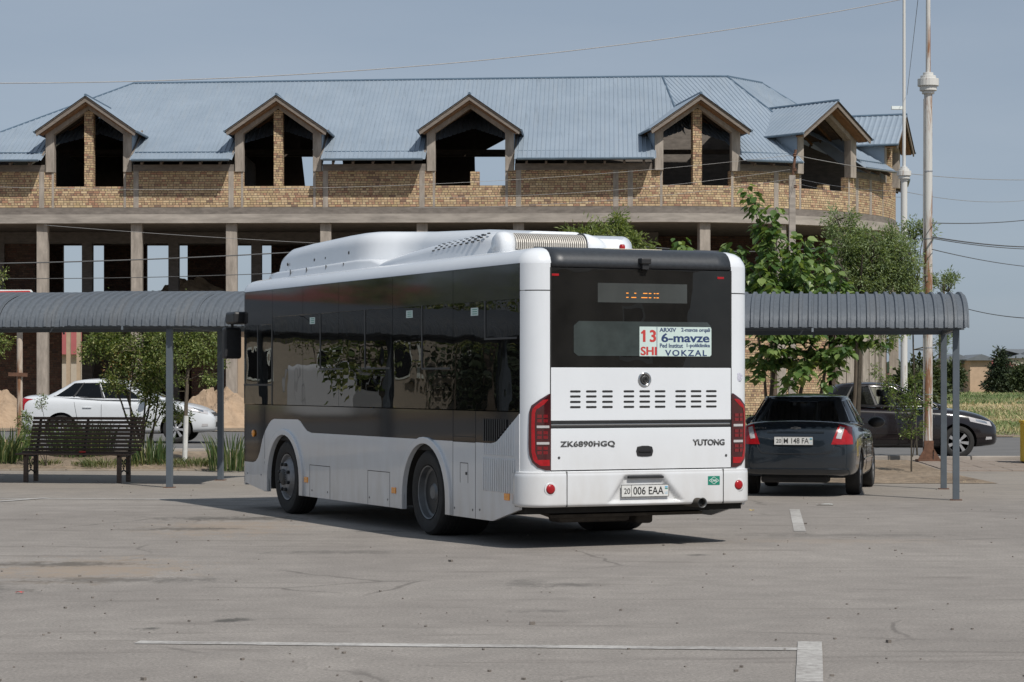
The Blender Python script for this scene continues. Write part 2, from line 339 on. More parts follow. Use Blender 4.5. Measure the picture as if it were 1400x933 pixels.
def asphalt_mat():
    m, t, b, ob, uv = newmat('worn_pale_asphalt')
    sp = nn(t, 'ShaderNodeSeparateXYZ'); t.links.new(ob, sp.inputs[0]); X, Y = sp.outputs[0], sp.outputs[1]
    n1 = noise(t, ob, .25, 6, .6); n2 = noise(t, ob, 2.2, 6, .65); n3 = noise(t, ob, 42, 6, .85)
    c = ramp(t, n1, [(.3, (.236, .214, .194)), (.7, (.300, .274, .248))])
    c = mixc(t, 1.0, c, ramp(t, n2, [(.3, .86), (.7, 1.10)]), 'MULTIPLY')
    c = mixc(t, 1.0, c, ramp(t, n3, [(.36, .62), (.64, 1.34)]), 'MULTIPLY')
    vs_ = nn(t, 'ShaderNodeTexVoronoi'); vs_.inputs['Scale'].default_value = 26; vs_.inputs['Randomness'].default_value = 1; t.links.new(ob, vs_.inputs['Vector'])
    peb = mth(t, 'MULTIPLY', ramp(t, vs_.outputs['Distance'], [(.10, 1.0), (.16, 0.0)]), ramp(t, noise(t, ob, 5.1, 3), [(.55, 0.0), (.65, .7)]))
    c = mixc(t, peb, c, (.10, .09, .08))
    # long horizontal scuffs and tyre smears
    st = noise(t, mapv(t, ob, (.35, 2.6, 1), (3, 1, 0)), 1.1, 6, .65, .6)
    c = mixc(t, mth(t, 'MULTIPLY', ramp(t, st, [(.56, 0.0), (.66, 1.0)]), .38), c, (.115, .10, .088))
    # dust patches, given as (x, y, rx, ry)
    def blob(x, y, rx, ry, k=1.0):
        dx = mth(t, 'DIVIDE', mth(t, 'SUBTRACT', X, x), rx); dy = mth(t, 'DIVIDE', mth(t, 'SUBTRACT', Y, y), ry)
        r = mth(t, 'SQRT', mth(t, 'ADD', mth(t, 'MULTIPLY', dx, dx), mth(t, 'MULTIPLY', dy, dy)))
        r2 = mth(t, 'ADD', r, mth(t, 'MULTIPLY', mth(t, 'SUBTRACT', noise(t, mapv(t, ob, (1.6, .9, 1)), 3.1, 8, .78), .5), 4.6))
        return mth(t, 'MULTIPLY', ramp(t, r2, [(.25, 1.0), (1.0, 0.0)]), k)
    for q in [(-3.7, 20.9, 1.0, 1.5, .8), (-3.2, 26.9, 1.0, 1.7, .6), (-1.9, 29.5, 1.2, 1.6, .5), (3.4, 24.6, 1.4, .5, .3)]:
        c = mixc(t, blob(*q), c, (.30, .24, .185))
    for q in [(-4.0, 21.5, .8, .35, .75), (-3.3, 19.8, 1.1, .35, .6), (-4.4, 18.9, .8, .6, .5), (-3.3, 28.6, 1.2, .5, .75), (-3.6, 26.6, .8, .35, .7), (-1.4, 26.2, .5, .2, .6), (-1.98, 16.4, .13, .16, .9), (-1.85, 16.5, .12, .12, .8), (-2.4, 15.9, .12, .14, .9), (-3.3, 13.7, .2, .15, .6),
              (.1, 19.4, .25, .5, .45), (1.75, 22.6, .12, .15, .8), (.45, 19.3, .3, .2, .55), (.2, 17.1, .3, .12, .4), (3.4, 25.5, 1.6, .35, .35), (-1.7, 23, .8, .3, .4)]:
        c = mixc(t, blob(*q), c, (.085, .08, .072))
    # tyre arcs: rings about far centres, worn by noise
    for cx_, cy_, r_, w_ in ((9.0, 8.0, 9.2, .10), (9.0, 8.0, 11.2, .10), (-14, 30, 15.5, .12), (-14, 30, 17.5, .12), (4, 42, 17, .10), (4, 42, 15.2, .10), (20, 30, 18.5, .1)):
        dx = mth(t, 'SUBTRACT', X, cx_); dy = mth(t, 'SUBTRACT', Y, cy_)
        rr = mth(t, 'SQRT', mth(t, 'ADD', mth(t, 'MULTIPLY', dx, dx), mth(t, 'MULTIPLY', dy, dy)))
        dd = mth(t, 'ABSOLUTE', mth(t, 'SUBTRACT', rr, r_))
        c = mixc(t, mth(t, 'MULTIPLY', ramp(t, mth(t, 'DIVIDE', dd, w_ * 2), [(.3, 1.0), (1.0, 0.0)]), ramp(t, n2, [(.45, 0.0), (.65, .36)])), c, (.16, .148, .135))
    # hairline cracks
    wv = nn(t, 'ShaderNodeTexNoise'); wv.inputs['Scale'].default_value = 1.3; wv.inputs['Detail'].default_value = 6; t.links.new(ob, wv.inputs['Vector'])
    vv = mixc(t, .35, ob, wv.outputs['Color'], 'ADD')
    vo = nn(t, 'ShaderNodeTexVoronoi', feature='DISTANCE_TO_EDGE'); vo.inputs['Scale'].default_value = .30; t.links.new(mapv(t, vv, (1, .8, 1)), vo.inputs['Vector'])
    ck = mth(t, 'MULTIPLY', ramp(t, vo.outputs['Distance'], [(.003, 1.0), (.007, 0.0)]), ramp(t, noise(t, ob, .35, 3), [(.52, 0.0), (.62, .5)]))
    c = mixc(t, ck, c, (.07, .062, .055))
    # yellow-grey dust toward the rear kerb
    ds = mth(t, 'MULTIPLY', ramp(t, mth(t, 'DIVIDE', Y, 60), [(.53, 0.0), (.62, .55)]), ramp(t, n2, [(.35, .3), (.65, 1.0)]))
    c = mixc(t, ds, c, (.27, .235, .19))
    t.links.new(c, b.inputs['Base Color']); b.inputs['Roughness'].default_value = .88; b.inputs['Specular IOR Level'].default_value = .3
    bump(t, b, mth(t, 'ADD', n3, mth(t, 'MULTIPLY', ck, -1)), .55, .006); return m
m_asph = asphalt_mat()
m_road = M('road_asphalt', (.135, .13, .125), .85, var=.2, sc=.8, bmp=.3, bsc=40)
m_line = None
m_dustk = M('dusty_kerb', (.25, .21, .165), .95, var=.25, sc=4)
def line_mat():
    m, t, b, ob, uv = newmat('worn_white_line')
    n = noise(t, ob, 16, 8, .8); n2 = noise(t, ob, 1.1, 3)
    f = ramp(t, mth(t, 'ADD', mth(t, 'MULTIPLY', n, .6), mth(t, 'MULTIPLY', n2, .4)), [(.42, 0.0), (.56, 1.0)])
    t.links.new(mixc(t, f, (.27, .252, .235), (.47, .455, .43)), b.inputs['Base Color']); b.inputs['Roughness'].default_value = .8; return m
m_line = line_mat()
m_pave = M('pinkish_paving', (.27, .225, .19), .85, var=.15, sc=2, bmp=.3, bsc=30)

g = MB()
def gfn(u, v):
    x = (-1 + 2 * u); x = x * abs(x) * 900; y = -150 + v * v * 2600; return (x, y, gz(x, y) - (.5 if y < 67 else .012))
g.grid(gfn, 90, 150); tag(g.build('ground', m_field, smooth=True, fix=False), kind='structure')
lot = tag(terrain('parking_lot', -130, 130, -60, 43.2, 24, 60, 0, m_asph), kind='structure')
tag(terrain('road', -120, 120, 47.3, 66.5, 60, 12, .0, m_road), kind='structure')
tag(terrain('far_verge', -130, 130, 66.4, 69.2, 60, 4, .02, m_soil), kind='structure')
tag(terrain('forecourt_soil', -60, 15.0, 69.1, 130, 40, 20, .01, m_soil), kind='structure')
# soil strip between lot and road with the patch by the parked car (own sheet, 12 mm proud, uneven)
def soil_sheet(name, x0, x1, y0, y1, nx, ny, h=.03):
    mb = MB()
    def f(u, v):
        x = x0 + (x1 - x0) * u; y = y0 + (y1 - y0) * v
        e = min(u * 12, (1 - u) * 12, v * 8, (1 - v) * 8, 1)
        n = math.sin(x * 2.3 + y) * math.sin(y * 2.9 - x * .7) * .5 + .5
        return (x, y, gz(x, y) + .006 + h * e * (.35 + n * .65) + random.random() * .012 * e)
    mb.grid(f, nx, ny); return tag(mb.build(name, m_soil, smooth=True, fix=False), kind='structure')
soil_sheet('soil_strip', -130, 5.0, 43.2, 47.0, 400, 16, .07)
soil_sheet('soil_patch', 5.0, 7.75, 38.3, 47.0, 40, 80, .05)
tag(terrain('paved_path', 7.75, 130, 43.1, 47.2, 60, 6, .004, m_pave), kind='structure')
k = empty('kerb'); tag(k, kind='structure')
for i in range(70):
    x = -60 + i * 1.0
    if x > 5: break
    MB().box((x + .5, 43.12, gz(x, 43.1) - .022 + random.uniform(-.006, .006)), (.975, .12, .10), rz=random.uniform(-.01, .01)).build('kerb_stone', m_dustk, k, bev=.012)
k = empty('road_kerb'); tag(k, kind='structure')
for i in range(120):
    x = -60 + i * 1.0
    MB().box((x + .5, 47.15, gz(x, 47.1) + .02 + random.uniform(-.008, .008)), (.975, .14, .13), rz=random.uniform(-.012, .012)).build('kerb_stone', m_slabs, k, bev=.012)
# paving tiles of the path, the nearest rows built one by one
tm = MB().box((0, 0, 0), (.39, .39, .03)).mesh('tile', m_pave)
pp = empty('tile_paving'); tag(pp, kind='structure')
for i in range(12):
    for j in range(9):
        x, y = 8.0 + i * .4, 43.4 + j * .4
        o = link('tile', tm, pp); o.location = (x, y, gz(x, y) + .003 + random.uniform(0, .006))
# painted lines
def gl(pts, w_, name='painted_line', zl=.004):
    mb = MB()
    for (x0, y0), (x1, y1) in zip(pts[:-1], pts[1:]):
        d = Vector((x1 - x0, y1 - y0)); n = Vector((-d.y, d.x)).normalized() * w_ / 2
        N = max(1, int(d.length / .25))
        for i in range(N):
            a = Vector((x0, y0)) + d * (i / N); b = Vector((x0, y0)) + d * ((i + 1) / N)
            j = [random.uniform(-.008, .008) for _ in range(2)]
            mb.add([(a.x - n.x, a.y - n.y + j[0], zl), (b.x - n.x, b.y - n.y + j[0], zl), (b.x + n.x, b.y + n.y + j[1], zl), (a.x + n.x, a.y + n.y + j[1], zl)], [(0, 1, 2, 3)])
    return mb.build(name, m_line, lot, fix=False)
gl([(-2.35, 15.05), (1.755, 14.66)], .16)
gl([(1.866, 15.05), (1.36, 11.0)], .15, zl=.008)
gl([(3.60, 30.6), (3.13, 26.1)], .13)
gl([(-16, 34.2), (-3.3, 33.1)], .14)
gl([(-6.5, 33.55), (-12.0, 22)], .14, zl=.008)
# litter and pebbles on the lot: uncountable
mb = MB()
for i in range(260):
    y = 13 + 27 * random.random() ** 1.3; x = random.uniform(-.23, .23) * y; s = random.uniform(.004, .016) * (1 if random.random() < .93 else 1.8)
    a = random.random() * 3
    mb.box((x, y, s * .3 + .002), (s * random.uniform(1, 1.8), s, s * .7), rz=a)
tag(mb.build('pebbles', m_conc2, fix=False), 'scattered small dark pebbles lying on the pale asphalt lot', 'pebbles', kind='stuff')
# leaf scraps and bits of litter
for (px, py, c, lb) in [(657, 0, 0, 0)][:0]: pass
for n_, (px, py, w_, mt_, lb) in enumerate([(1128, 691, .22, m_stick, 'crumpled white paper scrap on the asphalt right of the bus'), (27, 812, .06, m_redsign, 'tiny red litter scrap on the asphalt at far left'), (1028, 699, .06, m_yellow, 'small yellow litter scrap between the bus and the dark sedan')]):
    Y = EYE * F_PX / (py - HOR); p = P(px, py, Y)
    mb = MB(); mb.grid(lambda u, v: (p.x + (u - .5) * w_, p.y + (v - .5) * w_ * .6, .008 + .012 * random.random()), 5, 3)
    tag(mb.build('litter', mt_, fix=False), lb, 'litter')

# ---------------- the unfinished brick building ----------------
B = empty('unfinished_building', (0, 100, .2), 0, 'unfinished two storey brick and concrete building with blue grey metal roof and open dormers', 'building')
BZ = .2
def bp(o): o.parent = B; o.matrix_parent_inverse = Matrix.Translation((0, -100, -BZ)); return o   # parts are modelled in world metres
CX, CY, RW = 6.0, 111.7, 11.7
SL = 1.0 / 27
def wallpt(s, off=0.0):
    """facade line; s<=0 along the straight front going left, s>0 along the round corner. off = outward."""
    if s <= 0:
        return Vector((CX + s, 100 - s * SL - off))
    th = s / RW
    if th <= PI / 2 * 1.0: return Vector((CX + (RW + off) * math.sin(th), CY - (RW + off) * math.cos(th)))
    return Vector((CX + RW + off, CY + (s - RW * PI / 2)))
def s_of_px(px): # facade length for a picture column on the straight part
    a = (px - 700) / F_PX; return (a * 100 - CX) / (1 + a * SL)
def wall(name, s0, s1, z0, z1, off, th, mat, tall=None):
    n = max(1, int(abs(s1 - s0) / (.5 if s1 > 0 else 3))); mb = MB(); ss = [s0 + (s1 - s0) * i / n for i in range(n + 1)]
    vs = []; 
    for s in ss:
        a = wallpt(s, off); b = wallpt(s, off - th); vs += [(a.x, a.y, z0), (a.x, a.y, z1), (b.x, b.y, z0), (b.x, b.y, z1)]
    fs = []; uvs = []
    for i in range(n):
        q = i * 4; r_ = q + 4; a, b = ss[i], ss[i + 1]
        fs.append((q, r_, r_ + 1, q + 1)); uvs += [(a, z0), (b, z0), (b, z1), (a, z1)]
        fs.append((q + 2, q + 3, r_ + 3, r_ + 2)); uvs += [(a, z0), (a, z1), (b, z1), (b, z0)]
        fs.append((q + 1, r_ + 1, r_ + 3, q + 3)); uvs += [(a, 0), (b, 0), (b, th), (a, th)]
        fs.append((q, q + 2, r_ + 2, r_)); uvs += [(a, 0), (a, th), (b, th), (b, 0)]
    L = len(ss) * 4 - 4
    fs.append((0, 1, 3, 2)); uvs += [(0, z0), (0, z1), (th, z1), (th, z0)]
    fs.append((L, L + 2, L + 3, L + 1)); uvs += [(0, z0), (th, z0), (th, z1), (0, z1)]
    me = bpy.data.meshes.new(name); me.from_pydata(vs, [], fs); me.materials.append(mat)
    ul = me.uv_layers.new(name='UVMap'); ul.data.foreach_set('uv', [c for p in uvs for c in p])
    return bp(link(name, me))
def rearwall(name, x0, x1, z0, z1, y, mat, th=.3):
    mb = MB().b2(x0, x1, y, y + th, z0, z1); me = mb.mesh(name, mat, fix=False)
    ul = me.uv_layers.new(name='UVMap')
    for lp in me.loops:
        c = me.vertices[lp.vertex_index].co; ul.data[lp.index].uv = (c.x + c.y, c.z)
    return bp(link(name, me))
ZB, ZS0, ZS1 = 8.91, 8.25, 8.62   # brick base, slab underside, slab top
SL0 = -34.0; SE = RW * PI / 2 + 12
# column positions along the facade
colS = [s_of_px(57) - 3.93 * 3, s_of_px(57) - 3.93 * 2, s_of_px(57) - 3.93] + [s_of_px(p) for p in (57, 186, 316, 445, 577, 709, 842)] + [RW * t for t in (R(10), R(27), R(44), R(62), R(80))] + [RW * PI / 2 + 3, RW * PI / 2 + 7, RW * PI / 2 + 11]
for s in colS:
    a = wallpt(s, -.05); mb = MB(); th = max(0, min(s / RW, PI / 2))
    mb.box((a.x, a.y + .22, (ZS0 + BZ) / 2), (.46, .42, ZS0 - BZ), rz=th)
    bp(mb.build('column', m_conc, bev=.02))
wall('slab_edge', SL0, SE, ZS0, ZS1, .17, .5, m_slabs)
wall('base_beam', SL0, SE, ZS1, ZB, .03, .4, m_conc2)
wall('floor_slab', SL0, SE, 4.35, 4.8, .02, .5, m_slabs)
# intermediate and top floor decks
mb = MB(); pts = [wallpt(s, -.3) for s in np.linspace(SL0, SE, 60)]
poly = [(p.x, p.y) for p in pts] + [(17.3, 140), (5, 140), (5, 114.5), (-28.2, 115.5)]
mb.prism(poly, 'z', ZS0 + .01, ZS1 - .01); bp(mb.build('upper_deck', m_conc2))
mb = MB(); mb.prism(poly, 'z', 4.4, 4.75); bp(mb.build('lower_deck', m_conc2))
# brick walls of the attic: solid bays and bays below the dormers
cA = [s_of_px(p) for p in (57, 186, 316, 445, 577, 709)]
ZW, ZSILL = 10.43, 9.80
dorms = []  # (s centre, half width)
for a, b in ((cA[0], cA[1]), (cA[2], cA[3]), (cA[4], cA[5])): dorms.append(((a + b) / 2, 1.85))
for t in (8.5, 39.5, 70.5): dorms.append((RW * R(t), 1.85))
dorms.insert(0, (dorms[0][0] - 7.93, 1.85))
edges = [SL0]
HWO = 1.46
cur = SL0
for sc_, hw in dorms:
    wall('brick_wall', cur, sc_ - HWO, ZB, ZW, 0, .38, m_brick)
    wall('brick_wall', sc_ - HWO + .002, sc_ + HWO - .002, ZB, ZSILL, 0, .38, m_brick)
    cur = sc_ + HWO
wall('brick_wall', cur, SE, ZB, ZW, 0, .38, m_brick)
# ring beam over solid walls, thin pilasters in the brick
cur = SL0
for sc_, hw in dorms:
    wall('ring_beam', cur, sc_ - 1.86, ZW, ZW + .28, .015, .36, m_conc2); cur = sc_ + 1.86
wall('ring_beam', cur, SE, ZW, ZW + .28, .015, .36, m_conc2)
for s in cA + [cA[0] - 3.93, cA[0] - 7.9, s_of_px(842), s_of_px(842) + .6, RW * R(26), RW * R(56), RW * R(50)]:
    wall('pilaster', s - .11, s + .11, ZB, ZW + .1, .012, .3, m_conc)
for sc_, hw in dorms:
    for sg in (-1, 1): wall('pilaster', sc_ + sg * 1.52 - .05, sc_ + sg * 1.52 + .05, ZB, ZW, .006, .3, m_conc)

# second storey inside: rear wall with openings, mid columns, brick returns with shade put into their colour
YR = 114.5
def px_x(px, Y): return (px - 700) / F_PX * Y
opens = [(px_x(86, YR) + k_ * 3.99, px_x(86, YR) + k_ * 3.99 + 1.95) for k_ in range(-2, 6)]
x = -33.0
for a, b in opens:
    rearwall('rear_brick_wall', x, a, 4.8, 8.1, YR, m_brick_shaded); x = b
    rearwall('rear_brick_wall', a + .002, b - .002, 4.8, 5.7, YR, m_brick_shaded)
rearwall('rear_brick_wall', x, 6.5, 4.8, 8.1, YR, m_brick_shaded)
rearwall('rear_beam', -33, 6.5, 8.1, 8.25, YR, m_conc2)
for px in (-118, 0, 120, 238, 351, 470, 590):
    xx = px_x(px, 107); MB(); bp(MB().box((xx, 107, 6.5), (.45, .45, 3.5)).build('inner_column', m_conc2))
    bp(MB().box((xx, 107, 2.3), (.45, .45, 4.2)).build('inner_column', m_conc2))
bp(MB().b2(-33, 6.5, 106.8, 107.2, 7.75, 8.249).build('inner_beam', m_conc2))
rearwall('inner_brick_wall', -33, px_x(48, 107), 4.8, 8.25, 107, m_brick_shaded)
rearwall('inner_brick_wall', 1.5, 17.0, 4.8, 8.25, 109.5, m_brick_shaded)
# rear sides closed so the interior stays dark
bp(MB().b2(-33, -32.7, 102.2, 114.5, .2, 8.25).build('end_wall', m_brick))
# ground floor: rear wall with gap, brick infill, beige infill, ribbed concrete
def gwall(px0, px1, Y, mat, z1=4.35, z0=.2, name='ground_floor_wall'):
    return rearwall(name, px_x(px0, Y), px_x(px1, Y), z0, z1, Y, mat)
m_beige = M('beige_render', (.40, .31, .225), .9, var=.12)
gwall(-330, 83, 104.2, m_brick_shaded); gwall(127, 178, 110, m_conc2); gwall(262, 309, 104.4, m_brick_shaded)
gwall(170, 262, 114, m_brick_shaded); gwall(323, 450, 101.2, m_beige); gwall(450, 860, 104, m_brick_shaded)
for a, b, mt_ in ((R(4), R(30), m_brick), (R(30), R(43), m_brick), (R(62), R(100), m_brick)):
    wall('ground_floor_wall', RW * a, RW * b, .2, 4.35, -.5, .3, mt_)
# ribbed concrete infill on the round corner
for i in range(11):
    s = RW * R(44) + i * .32; a = wallpt(s, -.1 - (.05 if i % 2 else 0)); b = wallpt(s + .32, -.1)
    bp(MB().box((a.x, a.y, 2.27), (.30, .16, 4.14), rz=s / RW).build('ribbed_panel', m_conc))
rearwall('inner_brick_wall', 4.0, 17.0, .2, 4.35, 109, m_brick_shaded)

# ---- roof ----
ZE, ZR, RE = 10.82, 15.2, 12.7
def rp(p, off): return p
def ribbed(name, E0, E1, R0, R1, z0=ZE, z1=ZR, pitch=.19, mat=None, lip=True, dg=True):
    """sheet-metal slope between eave E0-E1 and ridge R0-R1 with raised seams running straight up the slope"""
    E0, E1, R0, R1 = [Vector((p[0], p[1], 0)) for p in (E0, E1, R0, R1)]
    U = (E1 - E0); L = U.length; U.normalize(); V = Vector((-U.y, U.x, 0))
    if (R0 + R1 - E0 - E1).dot(V) < 0: V = -V
    a, b, hh0, hh1 = (R0 - E0).dot(U), (R1 - E0).dot(U), (R0 - E0).dot(V), (R1 - E0).dot(V)
    lo, hi = min(0, a), max(L, b)
    def full(u): return hh0 + (hh1 - hh0) * min(1, max(0, (u - a) / (b - a if abs(b - a) > .01 else 1)))
    def ends(u):
        """fractions of the full slope where this rib starts and stops"""
        t0, t1 = 0.0, 1.0
        if u < a: t1 = min(t1, u / a if a > .01 else 1)
        if u > b: t1 = min(t1, (L - u) / (L - b) if L - b > .01 else 1)
        if u < 0: t0 = max(t0, u / a if a < -.01 else 0)
        if u > L: t0 = max(t0, (u - L) / (b - L) if b - L > .01 else 0)
        return t0, max(0, t1)
    us = []; n = int((hi - lo) / pitch)
    for i in range(n):
        u = lo + i * pitch; us += [(u, 0), (u + pitch * .72, 0), (u + pitch * .80, .030), (u + pitch * .92, .030)]
    us.append((hi, 0)); cuts = []
    if dg:
        for sc_, hw_ in dorms:
            c_ = wallpt(sc_, .6); cv = Vector((c_.x, c_.y, 0)); t_ = (cv - E0).dot(U)
            if abs((cv - E0).dot(V)) < 2.6 and -1.9 < t_ < L + 1.9: cuts.append(t_)
    for c_ in cuts:
        for e_ in (-1.84, 1.84): us += [(c_ + e_ - .004, 0), (c_ + e_ + .004, 0)]
    us = sorted(x_ for x_ in us if lo - 1e-6 <= x_[0] <= hi + 1e-6)
    vs = []; fs = []
    for u, h in us:
        Hf = full(u); t0, t1 = ends(u)
        for c_ in cuts:
            if abs(u - c_) < 1.84: t0 = max(t0, (3.1 - abs(u - c_) * .8) / Hf)
        t0 = min(t0, t1)
        for t_ in (t0, t1): p = E0 + U * u + V * (Hf * t_); vs.append((p.x, p.y, z0 + (z1 - z0) * t_ + h))
    for i in range(len(us) - 1): fs.append((2 * i, 2 * i + 2, 2 * i + 3, 2 * i + 1))
    mb = MB(); mb.add(vs, fs); o = mb.build(name, mat or m_roofm, fix=False); return bp(o)
def pol(th, r): return (CX + r * math.sin(th), CY - r * math.cos(th))
h0, h1, h2, h3 = R(7), R(38), R(67), R(97)
RR = 5.85
Ev = [pol(h, RE) for h in (h0, h1, h2, h3)]; Rv = [pol(h, RR) for h in (h0, h1, h2, h3)]
Emain0 = (-24.6, 99.12 + 31 * SL); Emain1 = (Ev[0][0], 99.02)
Rmain0 = (-17.3, 109.6); Rmain1 = (Rv[0][0], 107.1)
Ev[0] = Emain1; Rv[0] = Rmain1
ribbed('roof_slope', Emain0, Emain1, Rmain0, Rmain1)
for i in range(3): ribbed('roof_slope', Ev[i], Ev[i + 1], Rv[i], Rv[i + 1])
wing_end = (Ev[3][0] - .6, 138.0); wing_r = (Rv[3][0] - .4, 138.0)
ribbed('roof_slope', Ev[3], wing_end, Rv[3], wing_r)
# hipped left end and rear slopes (seen from inside and from the side)
Eb0 = (Emain0[0], 116.3); Eb1 = (1.7, 115.2)
ribbed('roof_slope', Eb0, Emain0, Rmain0, (Rmain0[0] + .01, Rmain0[1]))
# rear slope with holes for the two rear dormers that show sky
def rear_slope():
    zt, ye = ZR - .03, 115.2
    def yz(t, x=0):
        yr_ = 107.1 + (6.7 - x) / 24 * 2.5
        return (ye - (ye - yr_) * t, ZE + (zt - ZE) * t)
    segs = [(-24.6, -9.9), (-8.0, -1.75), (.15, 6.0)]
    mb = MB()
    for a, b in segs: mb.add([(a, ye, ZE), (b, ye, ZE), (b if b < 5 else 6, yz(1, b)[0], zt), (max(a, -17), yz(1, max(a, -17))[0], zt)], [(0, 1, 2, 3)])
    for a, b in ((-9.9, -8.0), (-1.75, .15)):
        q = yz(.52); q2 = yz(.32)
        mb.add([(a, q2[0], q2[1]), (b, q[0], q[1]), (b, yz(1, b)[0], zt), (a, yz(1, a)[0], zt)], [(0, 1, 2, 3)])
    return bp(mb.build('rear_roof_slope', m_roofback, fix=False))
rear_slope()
bp(MB().prism([(2.6, 8.63), (15.6, 8.63), (15.6, 11.4), (10.5, 13.7), (2.6, 14.2)], 'y', 109.6, 109.85).build('attic_partition', m_conc2))
x = -33.0
for a, b in ((-9.9, -8.0), (-1.75, .15), (7, 8)):
    rearwall('attic_rear_wall', x, a, ZS1, ZE - .05, YR, m_brick_shaded); x = b
    if a < 5: rearwall('attic_rear_wall', a + .002, b - .002, ZS1, 9.75, YR, m_brick_shaded)
# dark partition and purlins inside the attic
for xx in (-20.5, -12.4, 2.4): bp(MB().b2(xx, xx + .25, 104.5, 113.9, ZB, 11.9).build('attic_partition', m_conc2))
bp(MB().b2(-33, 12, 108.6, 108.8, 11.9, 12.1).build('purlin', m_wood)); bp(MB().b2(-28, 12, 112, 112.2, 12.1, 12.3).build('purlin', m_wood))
# underside lining so the attic is dark
bp(MB().add([(Emain0[0], Emain0[1], ZE - .06), (Emain1[0], Emain1[1], ZE - .06), (Rmain1[0], Rmain1[1], ZR - .1), (Rmain0[0], Rmain0[1], ZR - .1)], [(0, 1, 2, 3)]).build('roof_lining', m_roofback, fix=False)) if 0 else None
# ridge capping, hip cappings
def cap(a, b, za, zb, r=.10): return bp(MB().tube([(a[0], a[1], za), (b[0], b[1], zb)], r, 6).build('ridge_cap', m_roofd))
cap(Rmain0, Rmain1, ZR, ZR, .07)
for i in range(3): cap(Rv[i], Rv[i + 1], ZR, ZR, .07)
cap(Rv[3], wing_r, ZR, ZR, .07)
for i in range(3): cap([Ev[i][k_] * .55 + Rv[i][k_] * .45 for k_ in (0, 1)], Rv[i], ZE + (ZR - ZE) * .45, ZR, .05)
cap(Emain0, Rmain0, ZE, ZR, .05)
# horizontal seam flashing above the eave, eave gutter, fascia; cut out at the dormers
eave = [Emain0, Emain1, Ev[1], Ev[2], Ev[3], wing_end]; rdg = [Rmain0, Rmain1, Rv[1], Rv[2], Rv[3], wing_r]
for i in range(5):
    a, b = Vector(eave[i]), Vector(eave[i + 1]); ra, rb = Vector(rdg[i]), Vector(rdg[i + 1])
    L = (b - a).length; d = (b - a) / L; out = Vector((d.y, -d.x))
    # dormer gaps as intervals along this eave
    gaps = []
    for sc_, hw in dorms:
        c = wallpt(sc_, .6); t = (c - a).dot(d); dist = abs((c - a).dot(out))
        if dist < 1.9: gaps.append((t - 1.95, t + 1.95))
    gaps.sort(); cur = 0; ivs = []
    for g0, g1 in gaps:
        if g0 > cur: ivs.append((cur, min(g0, L)))
        cur = max(cur, g1)
    if cur < L: ivs.append((cur, L))
    for u0, u1 in ivs:
        if u1 - u0 < .15: continue
        p0, p1 = a + d * u0, a + d * u1
        bp(MB().tube([(p0.x + out.x * .03, p0.y + out.y * .03, ZE), (p1.x + out.x * .03, p1.y + out.y * .03, ZE)], .055, 6).build('gutter', m_gutter))
        tt = .085; q0 = p0 + (ra - a + (a - ra).dot(d) * d) * tt; q1 = p1 + (ra - a + (a - ra).dot(d) * d) * tt
        zz = ZE + (ZR - ZE) * tt + .03
        bp(MB().tube([(q0.x, q0.y, zz), (q1.x, q1.y, zz)], .035, 4).build('snow_guard', m_roofd))
        n = max(1, int((u1 - u0) / .75))
        for k_ in range(n):
            u = u0 + (k_ + .5) * (u1 - u0) / n; c = a + d * u
            bp(MB().box((c.x - out.x * .55, c.y - out.y * .55, ZE + .07), (.09, 1.1, .13), rz=math.atan2(d.y, d.x), rx=R(24)).build('rafter', m_wood))

